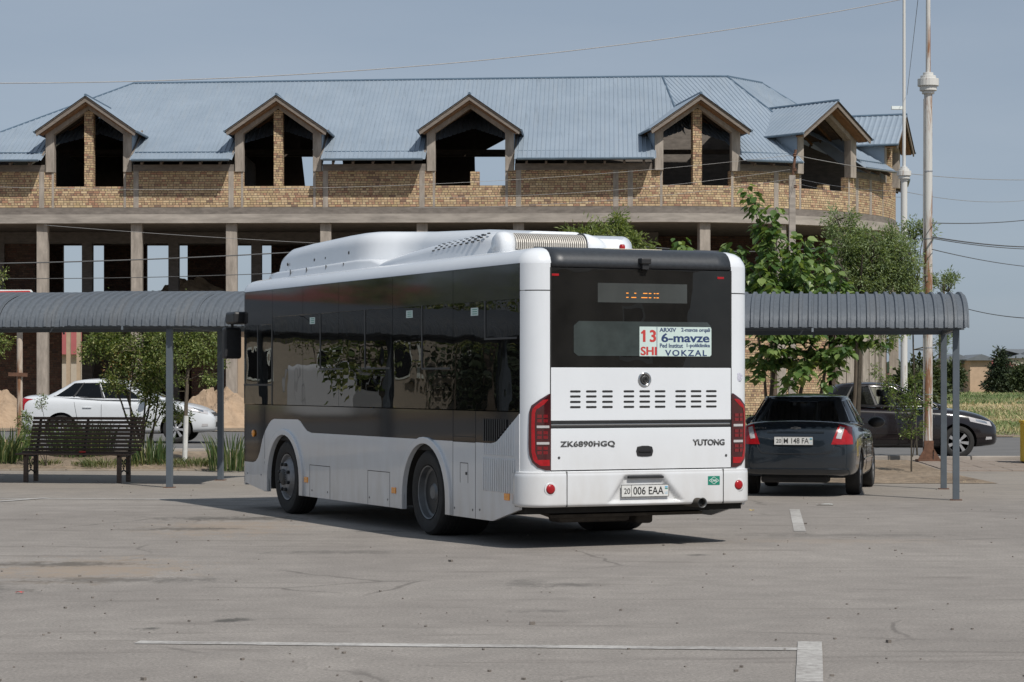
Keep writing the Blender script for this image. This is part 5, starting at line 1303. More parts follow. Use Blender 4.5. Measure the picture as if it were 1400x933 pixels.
    line('grille_bar', [(-.40 + .8 * t, .64) for t in [i / 8 for i in range(9)]], 'front', m_chrome, .012)
    # rear
    line('boot_seam', [(-.62, 1.03), (-.60, .90), (-.53, .70), (-.48, .625), (-.3, .61), (0, .61), (.3, .61), (.48, .625), (.53, .70), (.60, .90), (.62, 1.03)], 'rear', m_ink, .006)
    line('bumper_crease', [(-.74 + 1.48 * t, .40) for t in [i / 16 for i in range(17)]], 'rear', paint, .012)
    line('boot_strip', [(-.40 + .8 * t, .915) for t in [i / 10 for i in range(11)]], 'rear', paint, .016)
    if plate_txt:
        h_ = bvh.ray_cast(Vector((0, -6, .79)), Vector((0, 1, 0)))[0]
        plate(C_, -.30, .25, .735, .855, h_.y - .012, *plate_txt)
        h2 = bvh.ray_cast(Vector((0, -6, .975)), Vector((0, 1, 0)))[0]
        MB().prism([(-.075, .965), (-.025, .965), (-.025, .955), (.025, .955), (.025, .965), (.075, .965), (.065, .985), (.025, .985), (.025, .995), (-.025, .995), (-.025, .985), (-.065, .985)], 'y', h2.y - .014, h2.y + .01).build('badge', m_letter, C_)
        h3 = bvh.ray_cast(Vector((-.50, -6, .975)), Vector((0, 1, 0)))[0]
        text('GENTRA', -.61, -.41, .96, .985, h3.y - .012, m_letter, 'badge_lettering', C_, bold=.02, ext=.001)
    MB().b2(-.5, .45, -hl + .12, -hl + .5, .20, .30).build('silencer', m_dark, C_, bev=.03)
    return C_
m_carglass = glass('dark_car_glass', (.05, .055, .06), 0, 1.5)
m_dkrim = M('dark_rim_back', (.09, .09, .09), .5, .6)
m_pdark = M('dark_slate_metallic', (.012, .018, .025), .2, .1, var=.12, sc=2, coat=.75, dirt=(.55, .5, (.09, .075, .06)))
m_pwhite = M('white_car_paint', (.62, .64, .66), .25, var=.03, coat=.5, dirt=(.5, .7, (.4, .36, .30)))
m_pplum = M('black_plum_paint', (.009, .006, .007), .2, .0, var=.15, sc=2, coat=.5, dirt=(.4, .4, (.09, .075, .06)))
car('parked_car', (4.48, 36.05, 0), R(-12.5), m_pdark, 'dark slate sedan seen from behind, parked under the right canopy', plate_txt=('20', 'M 148 FA'), seed=2)
car('white_car', (-8.96, 55.0, gz(-9, 55)), R(-90), m_pwhite, 'white sedan in profile on the road behind the bench', seed=1, glass_side=m_carglass)
pc = car('black_car', (7.62, 49.3, gz(8, 49.3)), R(-90), m_pplum, 'black sedan in profile on the road behind the rusty pole, driver visible', H=1.53, deck=1.10, hood=1.0, HB=1.02, front_clear=True, seed=3, rr_=.325)
# driver of the black car (continuous skinned figure)
def person(loc, rz, label):
    E_ = empty('person', loc, rz, label, 'person')
    J = [((0, 0, .0), .13), ((0, .02, .22), .125), ((0, .03, .42), .135), ((0, .05, .53), .055), ((0, .07, .60), .05), ((0, .09, .68), .085), ((0, .09, .76), .085),
         ((.17, .04, .46), .06), ((.22, .12, .25), .045), ((.12, .36, .22), .035), ((.10, .44, .25), .03), ((-.17, .04, .46), .06), ((-.22, .12, .25), .045), ((-.12, .36, .22), .035), ((-.10, .44, .25), .03),
         ((.10, .05, -.02), .09), ((.14, .42, .04), .07), ((.14, .55, -.35), .05), ((-.10, .05, -.02), .09), ((-.14, .42, .04), .07), ((-.14, .55, -.35), .05)]
    Eg = [(0, 1), (1, 2), (2, 3), (3, 4), (4, 5), (5, 6), (2, 7), (7, 8), (8, 9), (9, 10), (2, 11), (11, 12), (12, 13), (13, 14), (0, 15), (15, 16), (16, 17), (0, 18), (18, 19), (19, 20)]
    me = bpy.data.meshes.new('sk'); me.from_pydata([j[0] for j in J], Eg, []); o = link('tmp', me)
    o.modifiers.new('k', 'SKIN'); sd = o.modifiers.new('s', 'SUBSURF'); sd.levels = 1; sd.render_levels = 1
    for i, d in enumerate(me.skin_vertices[0].data): d.radius = (J[i][1], J[i][1] * (1 if i != 2 else .75)); d.use_root = i == 0
    bpy.context.view_layer.update(); m2 = bpy.data.meshes.new_from_object(o.evaluated_get(bpy.context.evaluated_depsgraph_get())); bpy.data.objects.remove(o)
    m2.materials.clear(); m2.materials.append(m_skin); m2.materials.append(m_cloth)
    for p in m2.polygons: p.use_smooth = True; p.material_index = 1 if p.center.z < .53 and p.center.y < .34 else 0
    link('body', m2, E_)
    hd = MB().grid(lambda u, v: (.098 * math.cos(u * 2 * PI) * math.sin(v * PI * .62), .085 - .012 + .115 * math.sin(u * 2 * PI) * math.sin(v * PI * .62), .735 + .115 * math.cos(v * PI * .62)), 16, 8)
    hd.build('hair', m_hair, E_, smooth=True)
    MB().prism([(.185, .70), (.215, .68), (.19, .66)], 'x', -.012, .012).build('nose', m_skin, E_)
    return E_
person((7.75, 49.75, gz(8, 49.3) + .62), R(-90), 'dark haired driver in dark clothes leaning forward in the black sedan')

# ---------------- poles, signs, bins ----------------
def collar_pole(name, x, y, z0, zc, ztop, r1, r2, mats, label):
    E_ = empty(name, (x, y, z0), 0, label, 'pole')
    MB().tube([(0, 0, 0), (0, 0, zc - z0)], [r1, r1 * .93], 18).build('lower_shaft', mats, E_, smooth='auto')
    MB().tube([(0, 0, zc - z0), (0, 0, ztop - z0)], [r2, r2 * .8], 14).build('upper_shaft', mats, E_, smooth='auto')
    c = MB()
    for ra, a, b in ((.12, -.17, -.11), (.165, -.11, -.02), (.205, -.02, .12), (.15, .12, .18), (.10, .18, .24)): c.lathe([(ra, zc - z0 + a), (ra, zc - z0 + b)], (0, 0, 0), 'z', 20)
    c.build('collar', m_rustthin, E_, bev=.006)
    return E_
pa = P(1269, 400, 46.3)
pl = collar_pole('rusty_pole', pa.x, 46.3, .07, 7.34, 10.2, .085, .048, m_rustpole, 'thick rusty white steel pole with stepped collar, standing on a soil patch')
MB().b2(-.09, .09, -.09, .09, .0, .42).build('base_box', m_rustfull, pl)
MB().b2(-.22, .22, -.18, .18, .0, .06).build('base_plate', m_rustfull, pl)
for sx, sy in ((-.2, -.1), (.2, -.12)): MB().prism([(0, 0), (.13 * (1 if sx > 0 else -1), 0), (0, .22)], 'y', sy, sy + .015).build('gusset', m_rustfull, pl).location = (sx * .45, 0, .05)
for zz in (1.3, 2.2, 3.2, 4.3, 5.6): MB().lathe([(.088, zz), (.088, zz + .02)], (0, 0, 0), 'z', 16).build('clamp_band', m_alu, pl)
MB().tube([(-.095, -.04, .3), (-.10, -.05, 4), (-.09, -.05, 7.0)], .012, 6).build('conduit', m_wirel, pl)
pb = P(1236, 400, 69)
p2_ = collar_pole('slender_pole', pb.x, 69, .1, 7.55, 13.4, .10, .05, m_rustthin, 'pale slender pole with round collar in front of the building corner')
MB().box((-.22, -.06, P(1231, 148, 69).z - .1), (.30, .14, .09)).build('pole_camera', m_stick, p2_)  # small camera device fixed to the slender pole
pcx = P(1083, 240, 80)
cp = empty('utility_pole', (pcx.x, 80, .2), 0, 'square grey concrete utility pole with rusty insulator arm behind the leafy tree', 'pole')
MB().prism([(-.12, 0), (.12, 0), (.10, pcx.z - .2), (-.10, pcx.z - .2)], 'y', -.1, .1).build('shaft', m_slabs, cp)
MB().tube([(.0, 0, pcx.z - .9), (.03, -.05, pcx.z - .1), (.12, 0, P(0, 205, 80).z - .2)], .045, 8).build('insulator_arm', m_rustfull, cp)
for dz in (.1, .45, .75): MB().lathe([(.03, 0), (.07, .03), (.05, .07), (.07, .10), (.03, .13)], (.08, -.05, pcx.z - .2 - .6 + dz * 1.6), 'z', 10).build('insulator', m_rustfull, cp)
# left rusted sign post with crossbar
q = P(22, 623, 47.0); gp = P(27, 500, 45.5)
sp = empty('rusty_post', (gp.x, 45.5, gz(-9, 45.5)), 0, 'thin rusty post with a short crossbar behind the left end of the bench', 'post')
MB().tube([(0, 0, 0), (.0, 0, 3.0)], .055, 12).build('shaft', rust_mat('rusty_thin_post', (.52, .44, .36, 1), .47), sp, smooth='auto')
MB().box((-.02, -.07, P(0, 510, 45.5).z - .22), (.36, .03, .07), ry=R(2)).build('crossbar', m_rustfull, sp)
sb = P(-60, 399, 45.2)
sg_ = empty('red_sign_board', (P(-30, 0, 45.2).x, 45.2, .1), 0, 'red and white rounded sign board whose top edge shows above the left canopy', 'sign')
zt = P(0, 396.5, 45.2).z - .1
MB().prism([(-1.06, zt - .5), (1.04, zt - .5), (1.04, zt - .05), (1.0, zt), (-1.06, zt)], 'y', -.03, .0).build('panel', m_stick, sg_)
MB().prism([(-1.0, zt - .45), (1.0, zt - .45), (1.0, zt - .04), (.97, zt - .018), (-.9, zt - .045)], 'y', -.036, -.031).build('red_face', m_redsign, sg_)
MB().b2(-.9, .9, .0, .04, zt - .45, zt - .38).build('frame_bar', m_post, sg_)
# wooden pole far right with white base
q = P(1288, 562, 128); dz_ = gz(q.x, 128)
wp = empty('wooden_pole', (q.x, 128, dz_), 0, 'thin brown wooden utility pole with whitewashed foot at the field edge', 'pole')
MB().tube([(0, 0, 1.0), (.05, 0, 4.2)], .22, 8).build('timber_stub', m_fascia, wp); MB().tube([(0, 0, 0), (0, 0, 1.0)], .23, 8).build('white_foot', m_lime, wp); MB().tube([(.05, 0, 4.0), (.1, 0, 7.0)], .07, 6).build('top_shaft', m_wood, wp)
# yellow bin at right edge
q = P(1399, 638, 45.5); yb = empty('yellow_bin', (q.x + .22, 45.5, gz(q.x, 45.5)), 0, 'yellow metal litter bin cut off by the right edge of the photo', 'bin')
MB().b2(-.24, .24, -.2, .2, .05, .78).build('bin_body', m_yellow, yb, bev=.015); MB().b2(-.26, .26, -.22, .22, .78, .83).build('rim', m_yellow, yb, bev=.01)
for sx in (-.2, .2): MB().b2(sx - .02, sx + .02, -.16, .16, 0, .06).build('foot', m_iron, yb)
# two pale posts seen through the building
for px_, lb in ((94, 'pale concrete post seen through the left opening, nearer the brick wall'), (108, 'pale concrete post seen through the left opening, beside the shrub crown')):
    q = P(px_, 480, 141); tag(MB().b2(q.x - .11, q.x + .11, 140.8, 141.1, 0, 6.4).build('concrete_post', m_beige), lb, 'post')
# wires
def wire(px0, py0, Y0, px1, py1, Y1, sag, r, mat, label):
    a, b = P(px0, py0, Y0), P(px1, py1, Y1); pts = []
    for i in range(41):
        t = i / 40; p = a.lerp(b, t); p.z -= sag * 4 * t * (1 - t); pts.append(p)
    tag(MB().tube(pts, r, 5).build('overhead_wire', mat, smooth=True), label, 'wire', 'overhead wires')
wire(-40, 114, 40, 1240, -2, 46, .42, .008, m_wirel, 'twisted pale cable crossing the whole sky above the roof')
wire(-60, 254, 70, 1085, 212, 80, .5, .006, m_wirel, 'thin pale wire crossing just below the roof eave')
wire(560, 284, 75, 1080, 245, 80, .25, .006, m_wirel, 'thin pale wire crossing the brick wall right of the middle dormer')
wire(560, 270, 75, 1080, 232, 80, .25, .006, m_wirel, 'pale wire just above the lower one on the brick wall beside the middle dormer')
wire(-40, 361, 60, 420, 344, 62, .05, .016, m_wire, 'dark cable crossing the second floor openings on the left')
wire(-40, 381, 64, 420, 372, 64, .06, .010, m_wire, 'faint lower dark cable crossing the second floor openings on the left')
wire(60, 308, 62, 460, 334, 62, .03, .006, m_wirel, 'sloping grey wire beneath the slab edge at upper left')
wire(860, 335, 60, 1240, 322, 69, .3, .014, m_wire, 'dark cable sagging under the slab behind the leafy tree')
wire(1085, 212, 80, 1420, 246, 90, .25, .011, m_wirel, 'thin wire from the concrete pole passing the corner dormer')
wire(1085, 243, 80, 1236, 262, 69, .1, .006, m_wirel, 'upper of two wires across the corner window')
wire(1085, 250, 80, 1236, 270, 69, .1, .006, m_wirel, 'lower of two wires across the corner window')
wire(1236, 262, 69, 1420, 272, 90, .2, .008, m_wirel, 'faint wire leaving the slender pole toward the right edge')
wire(1274, 305, 46, 1420, 299, 60, .05, .010, m_wire, 'single dark wire leaving the thick pole at the topmost height')
wire(1274, 324, 46, 1420, 338, 60, .05, .014, m_wire, 'dark cable leaving the thick pole just above its twin')
wire(1274, 326, 46, 1420, 341, 60, .05, .010, m_wire, 'dark cable leaving the thick pole just under its twin')
wire(1274, 341, 46, 1420, 366, 60, .05, .009, m_wire, 'lowest sloping dark wire right of the thick pole')
wire(1290, 412, 128, 1420, 436, 100, .2, .02, m_wire, 'dark wire sloping down right of the canopy')
wire(1255, 0, 50, 1240, 130, 69, .0, .006, m_wire, 'thin stay wire beside the slender pole near the top')

# ---------------- vegetation ----------------
def npmesh(name, V, Fq, mats, smooth=False):
    me = bpy.data.meshes.new(name); V = np.asarray(V, np.float32).reshape(-1, 3); Fq = np.asarray(Fq, np.int32)
    me.vertices.add(len(V)); me.vertices.foreach_set('co', V.ravel())
    n, k = Fq.shape; me.loops.add(n * k); me.loops.foreach_set('vertex_index', Fq.ravel()); me.polygons.add(n)
    me.polygons.foreach_set('loop_start', np.arange(0, n * k, k)); me.polygons.foreach_set('loop_total', np.full(n, k))
    me.update(calc_edges=True)
    me.materials.append(mats); return me
# leaf templates: verts along x (length 1), width 1, folded along the midrib
LEAF = {'lance': ([(0, 0, 0), (.45, .5, .12), (.45, 0, 0), (.45, -.5, .12), (1, 0, -.10)], [(0, 2, 1), (0, 3, 2), (1, 2, 4), (2, 3, 4)]),
        'heart': ([(0, 0, 0), (.12, .34, .05), (.45, .50, .03), (.8, .24, -.06), (1.05, 0, -.16), (.8, -.24, -.06), (.45, -.50, .03), (.12, -.34, .05), (.45, 0, -.05)],
                  [(0, 8, 1), (1, 8, 2), (2, 8, 3), (3, 8, 4), (4, 8, 5), (5, 8, 6), (6, 8, 7), (7, 8, 0)])}
def leaves(C0, D0, N0, ln, wd, kind):
    """C base points, D directions, N normals"""
    T, Fc = LEAF[kind]; T = np.array(T); n = len(C0)
    D = D0 / np.linalg.norm(D0, axis=1, keepdims=True); S_ = np.cross(N0, D); S_ /= np.linalg.norm(S_, axis=1, keepdims=True) + 1e-9; Nn = np.cross(D, S_)
    V = C0[:, None] + T[None, :, 0, None] * D[:, None] * ln[:, None, None] + T[None, :, 1, None] * S_[:, None] * wd[:, None, None] + T[None, :, 2, None] * Nn[:, None] * ln[:, None, None]
    Fa = (np.array(Fc)[None] + (np.arange(n) * len(T))[:, None, None]).reshape(-1, 3)
    return V.reshape(-1, 3), Fa
def path(a, b, bend, n=7, r0=.03, r1=.01, mb=None, sides=6):
    a, b = Vector(a), Vector(b); d = b - a; o1 = Vector((random.uniform(-1, 1), random.uniform(-1, 1), 0)) * bend
    pts = [a + d * t + o1 * math.sin(PI * t) + Vector((random.uniform(-1, 1), random.uniform(-1, 1), 0)) * bend * .15 for t in [i / n for i in range(n + 1)]]
    if mb is not None: mb.tube(pts, [r0 + (r1 - r0) * i / n for i in range(n + 1)], sides)
    return pts
def tree(name, label, base, limbs, blobs, leaf, mat, bark, kind='lance', cat='tree', group=None, seed=1, lime=0, clump=None, droop=.2, trunk_r=None, twig=.006):
    """limbs: [(from, to, r0, r1, bend)] in world metres; blobs: [(cx,cy,cz,rx,ry,rz,clumps)]; clump=(leaves, spread)"""
    rs = np.random.RandomState(seed); random.seed(seed)
    T_ = empty(name, tuple(base), 0, label, cat, group); bx, by, bz = base
    w = lambda p: (p[0] - bx, p[1] - by, p[2] - bz)
    nodes = []
    for i, (a, b, r0, r1, bend) in enumerate(limbs):
        mb = MB(); pts = path(w(a), w(b), bend, 8, r0, r1, mb, 7); nodes += pts[2:]
        mb.build('trunk' if i == 0 else 'branch', bark, T_, smooth='auto')
        if lime and i == 0: MB().tube([pts[0], pts[0].lerp(pts[-1], 0) + (pts[-1] - pts[0]) * (lime / max(.1, (pts[-1] - pts[0]).length))], [r0 * 1.06, r0 * 1.0], 9).build('whitewash', m_lime, T_)
    nd = np.array([tuple(p) for p in nodes]); tw = MB()
    CC, DD, NN = [], [], []
    nl, sp = clump; nl = nl * 1.35
    for (cx, cy, cz, rx_, ry_, rz_, nc) in blobs:
        c0 = np.array(w((cx, cy, cz)))
        for _ in range(nc):
            q = rs.normal(size=3); q /= np.linalg.norm(q); q *= rs.uniform(.25, 1) ** .5
            cc = c0 + q * np.array([rx_, ry_, rz_])
            d2 = ((nd - cc) ** 2).sum(1); j = d2.argmin(); a = nd[j]
            if d2[j] ** .5 > .02: tw.tube([a, tuple(a * .45 + cc * .55 + rs.normal(size=3) * .04), tuple(cc)], [twig * 1.6, twig, twig * .5], 3, cap=False)
            m_ = rs.poisson(nl) + 2; s_ = sp * rs.uniform(.6, 1.3)
            tdir = (cc - a) / (np.linalg.norm(cc - a) + 1e-6) + np.array([0, 0, .5])
            pos = cc + rs.normal(size=(m_, 3)) * s_ * .5 + tdir * rs.uniform(-1, 1, (m_, 1)) * s_ * .5
            dr = (pos - cc) * (1 / s_) + tdir * .4 + rs.normal(size=(m_, 3)) * .45; dr[:, 2] -= droop
            CC.append(pos); DD.append(dr); NN.append(rs.normal(size=(m_, 3)) * .55 + np.array([0, 0, 1.0]))
    if tw.v: tw.build('twigs', m_twig, T_, fix=False, kind='stuff')
    C0, D0, N0 = np.vstack(CC), np.vstack(DD), np.vstack(NN); n = len(C0)
    ln = leaf[0] * rs.uniform(.6, 1.25, n); wd = leaf[1] * rs.uniform(.7, 1.2, n)
    V, Fa = leaves(C0, D0, N0, ln, wd, kind)
    o = link('crown', npmesh('crown', V, Fa, mat), T_)
    return T_, (C0, D0, N0, ln, wd)
m_mul = leaf_mat('mulberry_leaf', (.062, .125, .036), (.14, .225, .066), (.29, .38, .13), .42, .38)
m_olv = leaf_mat('grey_green_leaf', (.155, .215, .10), (.245, .32, .155), (.36, .43, .23), .45, .5)
m_shr = leaf_mat('shrub_leaf', (.09, .145, .040), (.19, .25, .075), (.46, .47, .21), .45, .45)
m_shr2 = leaf_mat('sapling_leaf', (.12, .175, .055), (.22, .28, .095), (.38, .43, .17), .45, .5)
m_red = leaf_mat('reddish_leaf', (.30, .10, .05), (.36, .17, .07), None, .3)
m_fresh = leaf_mat('fresh_leaf', (.075, .13, .032), (.15, .22, .06), (.28, .35, .10), .4, .45)
m_con = leaf_mat('conifer_leaf', (.020, .035, .018), (.040, .060, .026), None, .1, .6)
m_far = leaf_mat('far_leaf', (.035, .055, .022), (.075, .10, .04), None, .2, .6)
m_iris = leaf_mat('iris_blade', (.045, .085, .028), (.085, .14, .045), (.22, .22, .09), .3, .45)
m_weed = leaf_mat('weed_leaf', (.07, .10, .035), (.14, .17, .06), (.30, .27, .13), .3, .6)

# 1. mulberry: shoots carrying big leaves; the largest leaves are parts of their own
def mulberry():
    rs = np.random.RandomState(5); random.seed(5)
    Y = 43.5; b = P(1072, 545, Y); bz = gz(b.x, Y); T_ = empty('mulberry_tree', (b.x, Y, bz), 0, 'many stemmed mulberry with large glossy green leaves rising behind the dark sedan and canopy', 'tree')
    w = lambda p: Vector((p.x - b.x, p.y - Y, p.z - bz))
    def wp_(px, py, dy=0): return w(P(px, py, Y + dy))
    stems = [((1040, 640), (1062, 470), .05), ((1062, 640), (1110, 470), .045), ((1090, 640), (1135, 470), .04), ((1056, 640), (1034, 440), .035), ((1160, 640), (1172, 430), .042)]
    nodes = []
    for i, (a, e, r0) in enumerate(stems):
        A_, E_ = wp_(*a, rs.uniform(-.4, .4)), wp_(*e, rs.uniform(-.6, .6)); A_.z = 0
        mb = MB(); p_ = path(A_, E_, .08, 8, r0, r0 * .6, mb, 8); nodes.append(p_[-1]); mb.build('trunk' if i == 0 else 'branch', m_bark, T_, smooth='auto')
    CC, DD, NN = [], [], []
    shoots = [((1062, 470), (1022, 256), 0), ((1062, 470), (1046, 330), .5), ((1062, 470), (1060, 284), -.2), ((1110, 470), (1075, 318), .3), ((1110, 470), (1101, 326), -.4), ((1135, 470), (1130, 330), .2), ((1135, 470), (1142, 372), -.5), ((1110, 470), (1086, 350), -.8), ((1062, 470), (1034, 360), -.6), ((1172, 430), (1150, 385), -.3),
              ((1034, 440), (1006, 335), .3), ((1062, 470), (1012, 400), -.2), ((1135, 470), (1120, 392), -.7), ((1110, 470), (1060, 392), -.9), ((1135, 470), (1160, 400), .6), ((1062, 500), (1015, 490), -.3), ((1110, 490), (1095, 515), -.9), ((1135, 470), (1128, 530), -.7), ((1110, 470), (1148, 500), -.6), ((1062, 470), (1035, 520), -.5), ((1110, 470), (1075, 540), -.6), ((1135, 470), (1190, 455), -.4), ((1135, 470), (1210, 470), -.2), ((1062, 470), (1060, 440), -.9), ((1110, 470), (1030, 450), -.9), ((1172, 430), (1230, 440), -.3), ((1110, 480), (1050, 480), -.8), ((1135, 480), (1160, 480), -.8), ((1100, 470), (1110, 450), -1.0), ((1062, 470), (1100, 440), 0), ((1062, 480), (1022, 470), .4),
              ((1034, 440), (925, 330), 1.2), ((1034, 440), (992, 338), .9), ((1040, 440), (1000, 420), .9),
              ((1062, 470), (1075, 400), .9), ((1110, 470), (1115, 360), .9), ((1135, 470), (1150, 420), 1.1), ((1100, 480), (1130, 500), .6), ((1062, 490), (1090, 500), .5), ((1110, 490), (1040, 500), .4), ((1062, 440), (1100, 350), 1.0), ((1062, 440), (1040, 400), 1.0), ((1100, 440), (1075, 350), 1.1)]
    for a, e, dy in shoots:
        A_, E_ = wp_(*a), wp_(*e, dy); mb = MB(); p_ = path(A_, E_, .12, 8, .016, .005, mb, 5); mb.build('branch', m_barkd, T_, smooth='auto')
        Ls = (E_ - A_).length; n = int(Ls / .027) + 8
        for k_ in range(n):
            t = (k_ + rs.rand()) / n; t = .22 + .78 * t if Ls > .8 else t; i = min(7, int(t * 8)); q = p_[i].lerp(p_[i + 1], t * 8 - i)
            a_ = k_ * 2.4 + rs.rand(); rad = np.array([math.cos(a_), math.sin(a_), .12])
            for _ in range(1 + (rs.rand() < .7)):
                CC.append(np.array(q) + rad * rs.uniform(.03, .16) + rs.normal(size=3) * .035)
                DD.append(rad * 1.0 + np.array([0, 0, -rs.uniform(.3, 1.1)]) + rs.normal(size=3) * .2); NN.append(rad * .8 + np.array([0, 0, .8]) + rs.normal(size=3) * .25)
    C0, D0, N0 = np.array(CC), np.array(DD), np.array(NN); n = len(C0); ln = rs.uniform(.09, .20, n); wd = ln * rs.uniform(.68, .9, n)
    order = np.argsort(-(ln / (Y + C0[:, 1]) + (C0[:, 1] < 0) * .002)); big = order[:290]; rest = order[290:]
    base = LEAF['heart']; me = npmesh('leaf', [(x, y, z) for x, y, z in base[0]], base[1], m_mul)
    for i in big:
        D = Vector(D0[i]).normalized(); Nn = Vector(N0[i]); S_ = Nn.cross(D).normalized(); Nn = D.cross(S_)
        m4 = Matrix(((D.x * ln[i], S_.x * wd[i], Nn.x * ln[i], C0[i][0]), (D.y * ln[i], S_.y * wd[i], Nn.y * ln[i], C0[i][1]), (D.z * ln[i], S_.z * wd[i], Nn.z * ln[i], C0[i][2]), (0, 0, 0, 1)))
        o = link('leaf', me, T_); o.matrix_local = m4
    V, Fa = leaves(C0[rest], D0[rest], N0[rest], ln[rest], wd[rest], 'heart')
    link('foliage', npmesh('foliage', V, Fa, m_mul), T_, kind='stuff')
mulberry()
# 2. pale olive-like tree right of it
Y = 46.0
def W_(px, py, dy=0): return tuple(P(px, py, Y + dy))
b = (P(1172, 600, Y).x, Y, .1)
tree('oleaster_tree', 'grey green narrow leaved tree with loose crown rising above the right canopy', b,
     [(b, W_(1178, 420), .055, .045, .03)] + [(W_(1172, 430), W_(x, y, dy), .045, .012, .12) for x, y, dy in ((1145, 300, 0), (1165, 300, .4), (1195, 325, -.3), (1225, 335, .2), (1245, 350, -.2), (1210, 380, .6), (1140, 350, -.5), (1255, 385, 0), (1180, 350, -.6))],
     [(*W_(1152, 335), .35, .5, .38, 42), (*W_(1178, 345), .44, .5, .48, 90), (*W_(1208, 355), .42, .5, .48, 90), (*W_(1236, 365), .36, .5, .5, 75), (*W_(1195, 388), .85, .6, .36, 140), (*W_(1243, 400), .25, .4, .35, 26), (*W_(1140, 303), .14, .2, .22, 11), (*W_(1166, 296), .09, .15, .16, 6), (*W_(1222, 325), .14, .2, .2, 9), (*W_(1150, 385), .4, .4, .35, 30), (*W_(1230, 445), .35, .4, .3, 18), (*W_(1262, 420), .2, .3, .2, 9), (*W_(1205, 470), .2, .3, .2, 8)],
     (.085, .026), m_olv, m_barkd, clump=(24, .13), seed=3, droop=.05)
Y = 48.0
b = (P(1255, 600, Y).x, Y, .1)
tree('oleaster_tree', 'small leaf tufts on thin bare stems beside the thick rusty pole', b,
     [(b, W_(1252, 330), .02, .012, .1), (W_(1250, 420), W_(1262, 318), .012, .008, .05), (W_(1250, 440), W_(1298, 400), .014, .008, .1), (W_(1252, 430), W_(1232, 415), .01, .006, .05)],
     [(*W_(1247, 315), .16, .2, .16, 16), (*W_(1265, 312), .15, .2, .2, 16), (*W_(1300, 385), .15, .2, .16, 12), (*W_(1278, 390), .16, .2, .14, 10), (*W_(1262, 430), .2, .2, .2, 10), (*W_(1298, 450), .14, .2, .3, 12), (*W_(1245, 395), .2, .2, .3, 14), (*W_(1285, 470), .15, .2, .2, 8)],
     (.08, .026), m_olv, m_barkd, clump=(22, .10), seed=8, droop=.05)
# 3. sapling in the soil patch
Y = 42.4; bb = P(1246, 645, Y); b = (P(1246, 600, Y).x, Y, .04)
tree('young_sapling', 'low young sapling with fresh green leaves in the soil patch before the black car', b,
     [(b, W_(1247, 560), .016, .011, .01), ((b[0] + .02, Y, .3), W_(1258, 575), .01, .006, .02), (W_(1247, 575), W_(1205, 515), .009, .004, .05), (W_(1247, 575), W_(1250, 510), .009, .004, .04), (W_(1247, 575), W_(1262, 530), .008, .004, .03), (W_(1240, 560), W_(1190, 500), .006, .003, .03), (W_(1247, 575), W_(1225, 560), .006, .003, .03)],
     [(*W_(1243, 560), .24, .2, .26, 46), (*W_(1222, 545), .16, .15, .2, 20), (*W_(1212, 525), .12, .1, .16, 12), (*W_(1196, 507), .10, .1, .08, 7), (*W_(1247, 530), .14, .12, .2, 18), (*W_(1258, 585), .1, .1, .12, 10), (*W_(1268, 548), .08, .1, .12, 8), (*W_(1238, 590), .16, .12, .1, 14), (*W_(1258, 515), .06, .1, .08, 5)],
     (.05, .026), m_fresh, m_barkd, clump=(9, .07), seed=4, twig=.003)
MB().tube([(b[0] - .02, Y - .02, 0), (b[0] + .0, Y, .35)], .012, 8)
# 4. tree crown behind the bus roof
Y = 46.0; b = (P(835, 600, Y).x, Y, .1)
tree('ash_tree', 'fine leaved green tree crown peeking over the bus roof', b,
     [(b, W_(832, 420), .09, .06, .05)] + [(W_(832, 420), W_(x, y), .04, .01, .1) for x, y in ((790, 325), (835, 305), (870, 325), (850, 350), (800, 360))],
     [(*W_(835, 325), .42, .5, .28, 60), (*W_(800, 325), .3, .4, .2, 36), (*W_(868, 340), .3, .4, .2, 32), (*W_(845, 305), .14, .2, .12, 12), (*W_(830, 370), .8, .6, .4, 60), (*W_(780, 322), .12, .2, .1, 7)],
     (.10, .026), m_shr2, m_barkd, clump=(22, .13), seed=6)
# 5. left many-stemmed shrub
Y = 45.0; b = (P(198, 600, Y).x, Y, .12)
def stems(cx, cy, tg, r0=.02): return [((cx[0] + random.uniform(-.1, .1), cx[1] + random.uniform(-.1, .1), cx[2]), W_(x, y, dy), r0, .006, .12) for x, y, dy in tg]
random.seed(12)
tree('flowering_shrub', 'many stemmed leafy shrub with pale and reddish new leaves behind the bench', b,
     stems(b, 0, [(165, 500, 0), (150, 470, .2), (185, 480, -.2), (200, 460, 0), (220, 480, .2), (235, 540, -.1), (205, 550, .2), (130, 470, .1), (225, 450, 0)], .026),
     [(*W_(165, 480), .44, .35, .42, 125), (*W_(195, 495), .46, .35, .46, 150), (*W_(140, 462), .3, .3, .16, 40), (*W_(215, 460), .25, .3, .25, 46), (*W_(160, 525), .3, .3, .18, 40), (*W_(205, 540), .25, .3, .2, 34), (*W_(195, 575), .24, .2, .14, 20), (*W_(225, 560), .2, .2, .2, 20), (*W_(245, 568), .22, .2, .12, 16), (*W_(122, 480), .18, .2, .22, 24), (*W_(205, 520), .34, .3, .25, 60), (*W_(180, 430), .7, .3, .3, 60)],
     (.062, .036), m_shr, m_barkd, clump=(12, .10), seed=9, twig=.004, cat='shrub')
t_, dat = tree('flowering_shrub', 'x', b, [(b, W_(198, 560), .01, .005, .02)], [(*W_(175, 500), .45, .4, .4, 46)], (.045, .03), m_red, m_barkd, clump=(1, .08), seed=19, twig=.002)
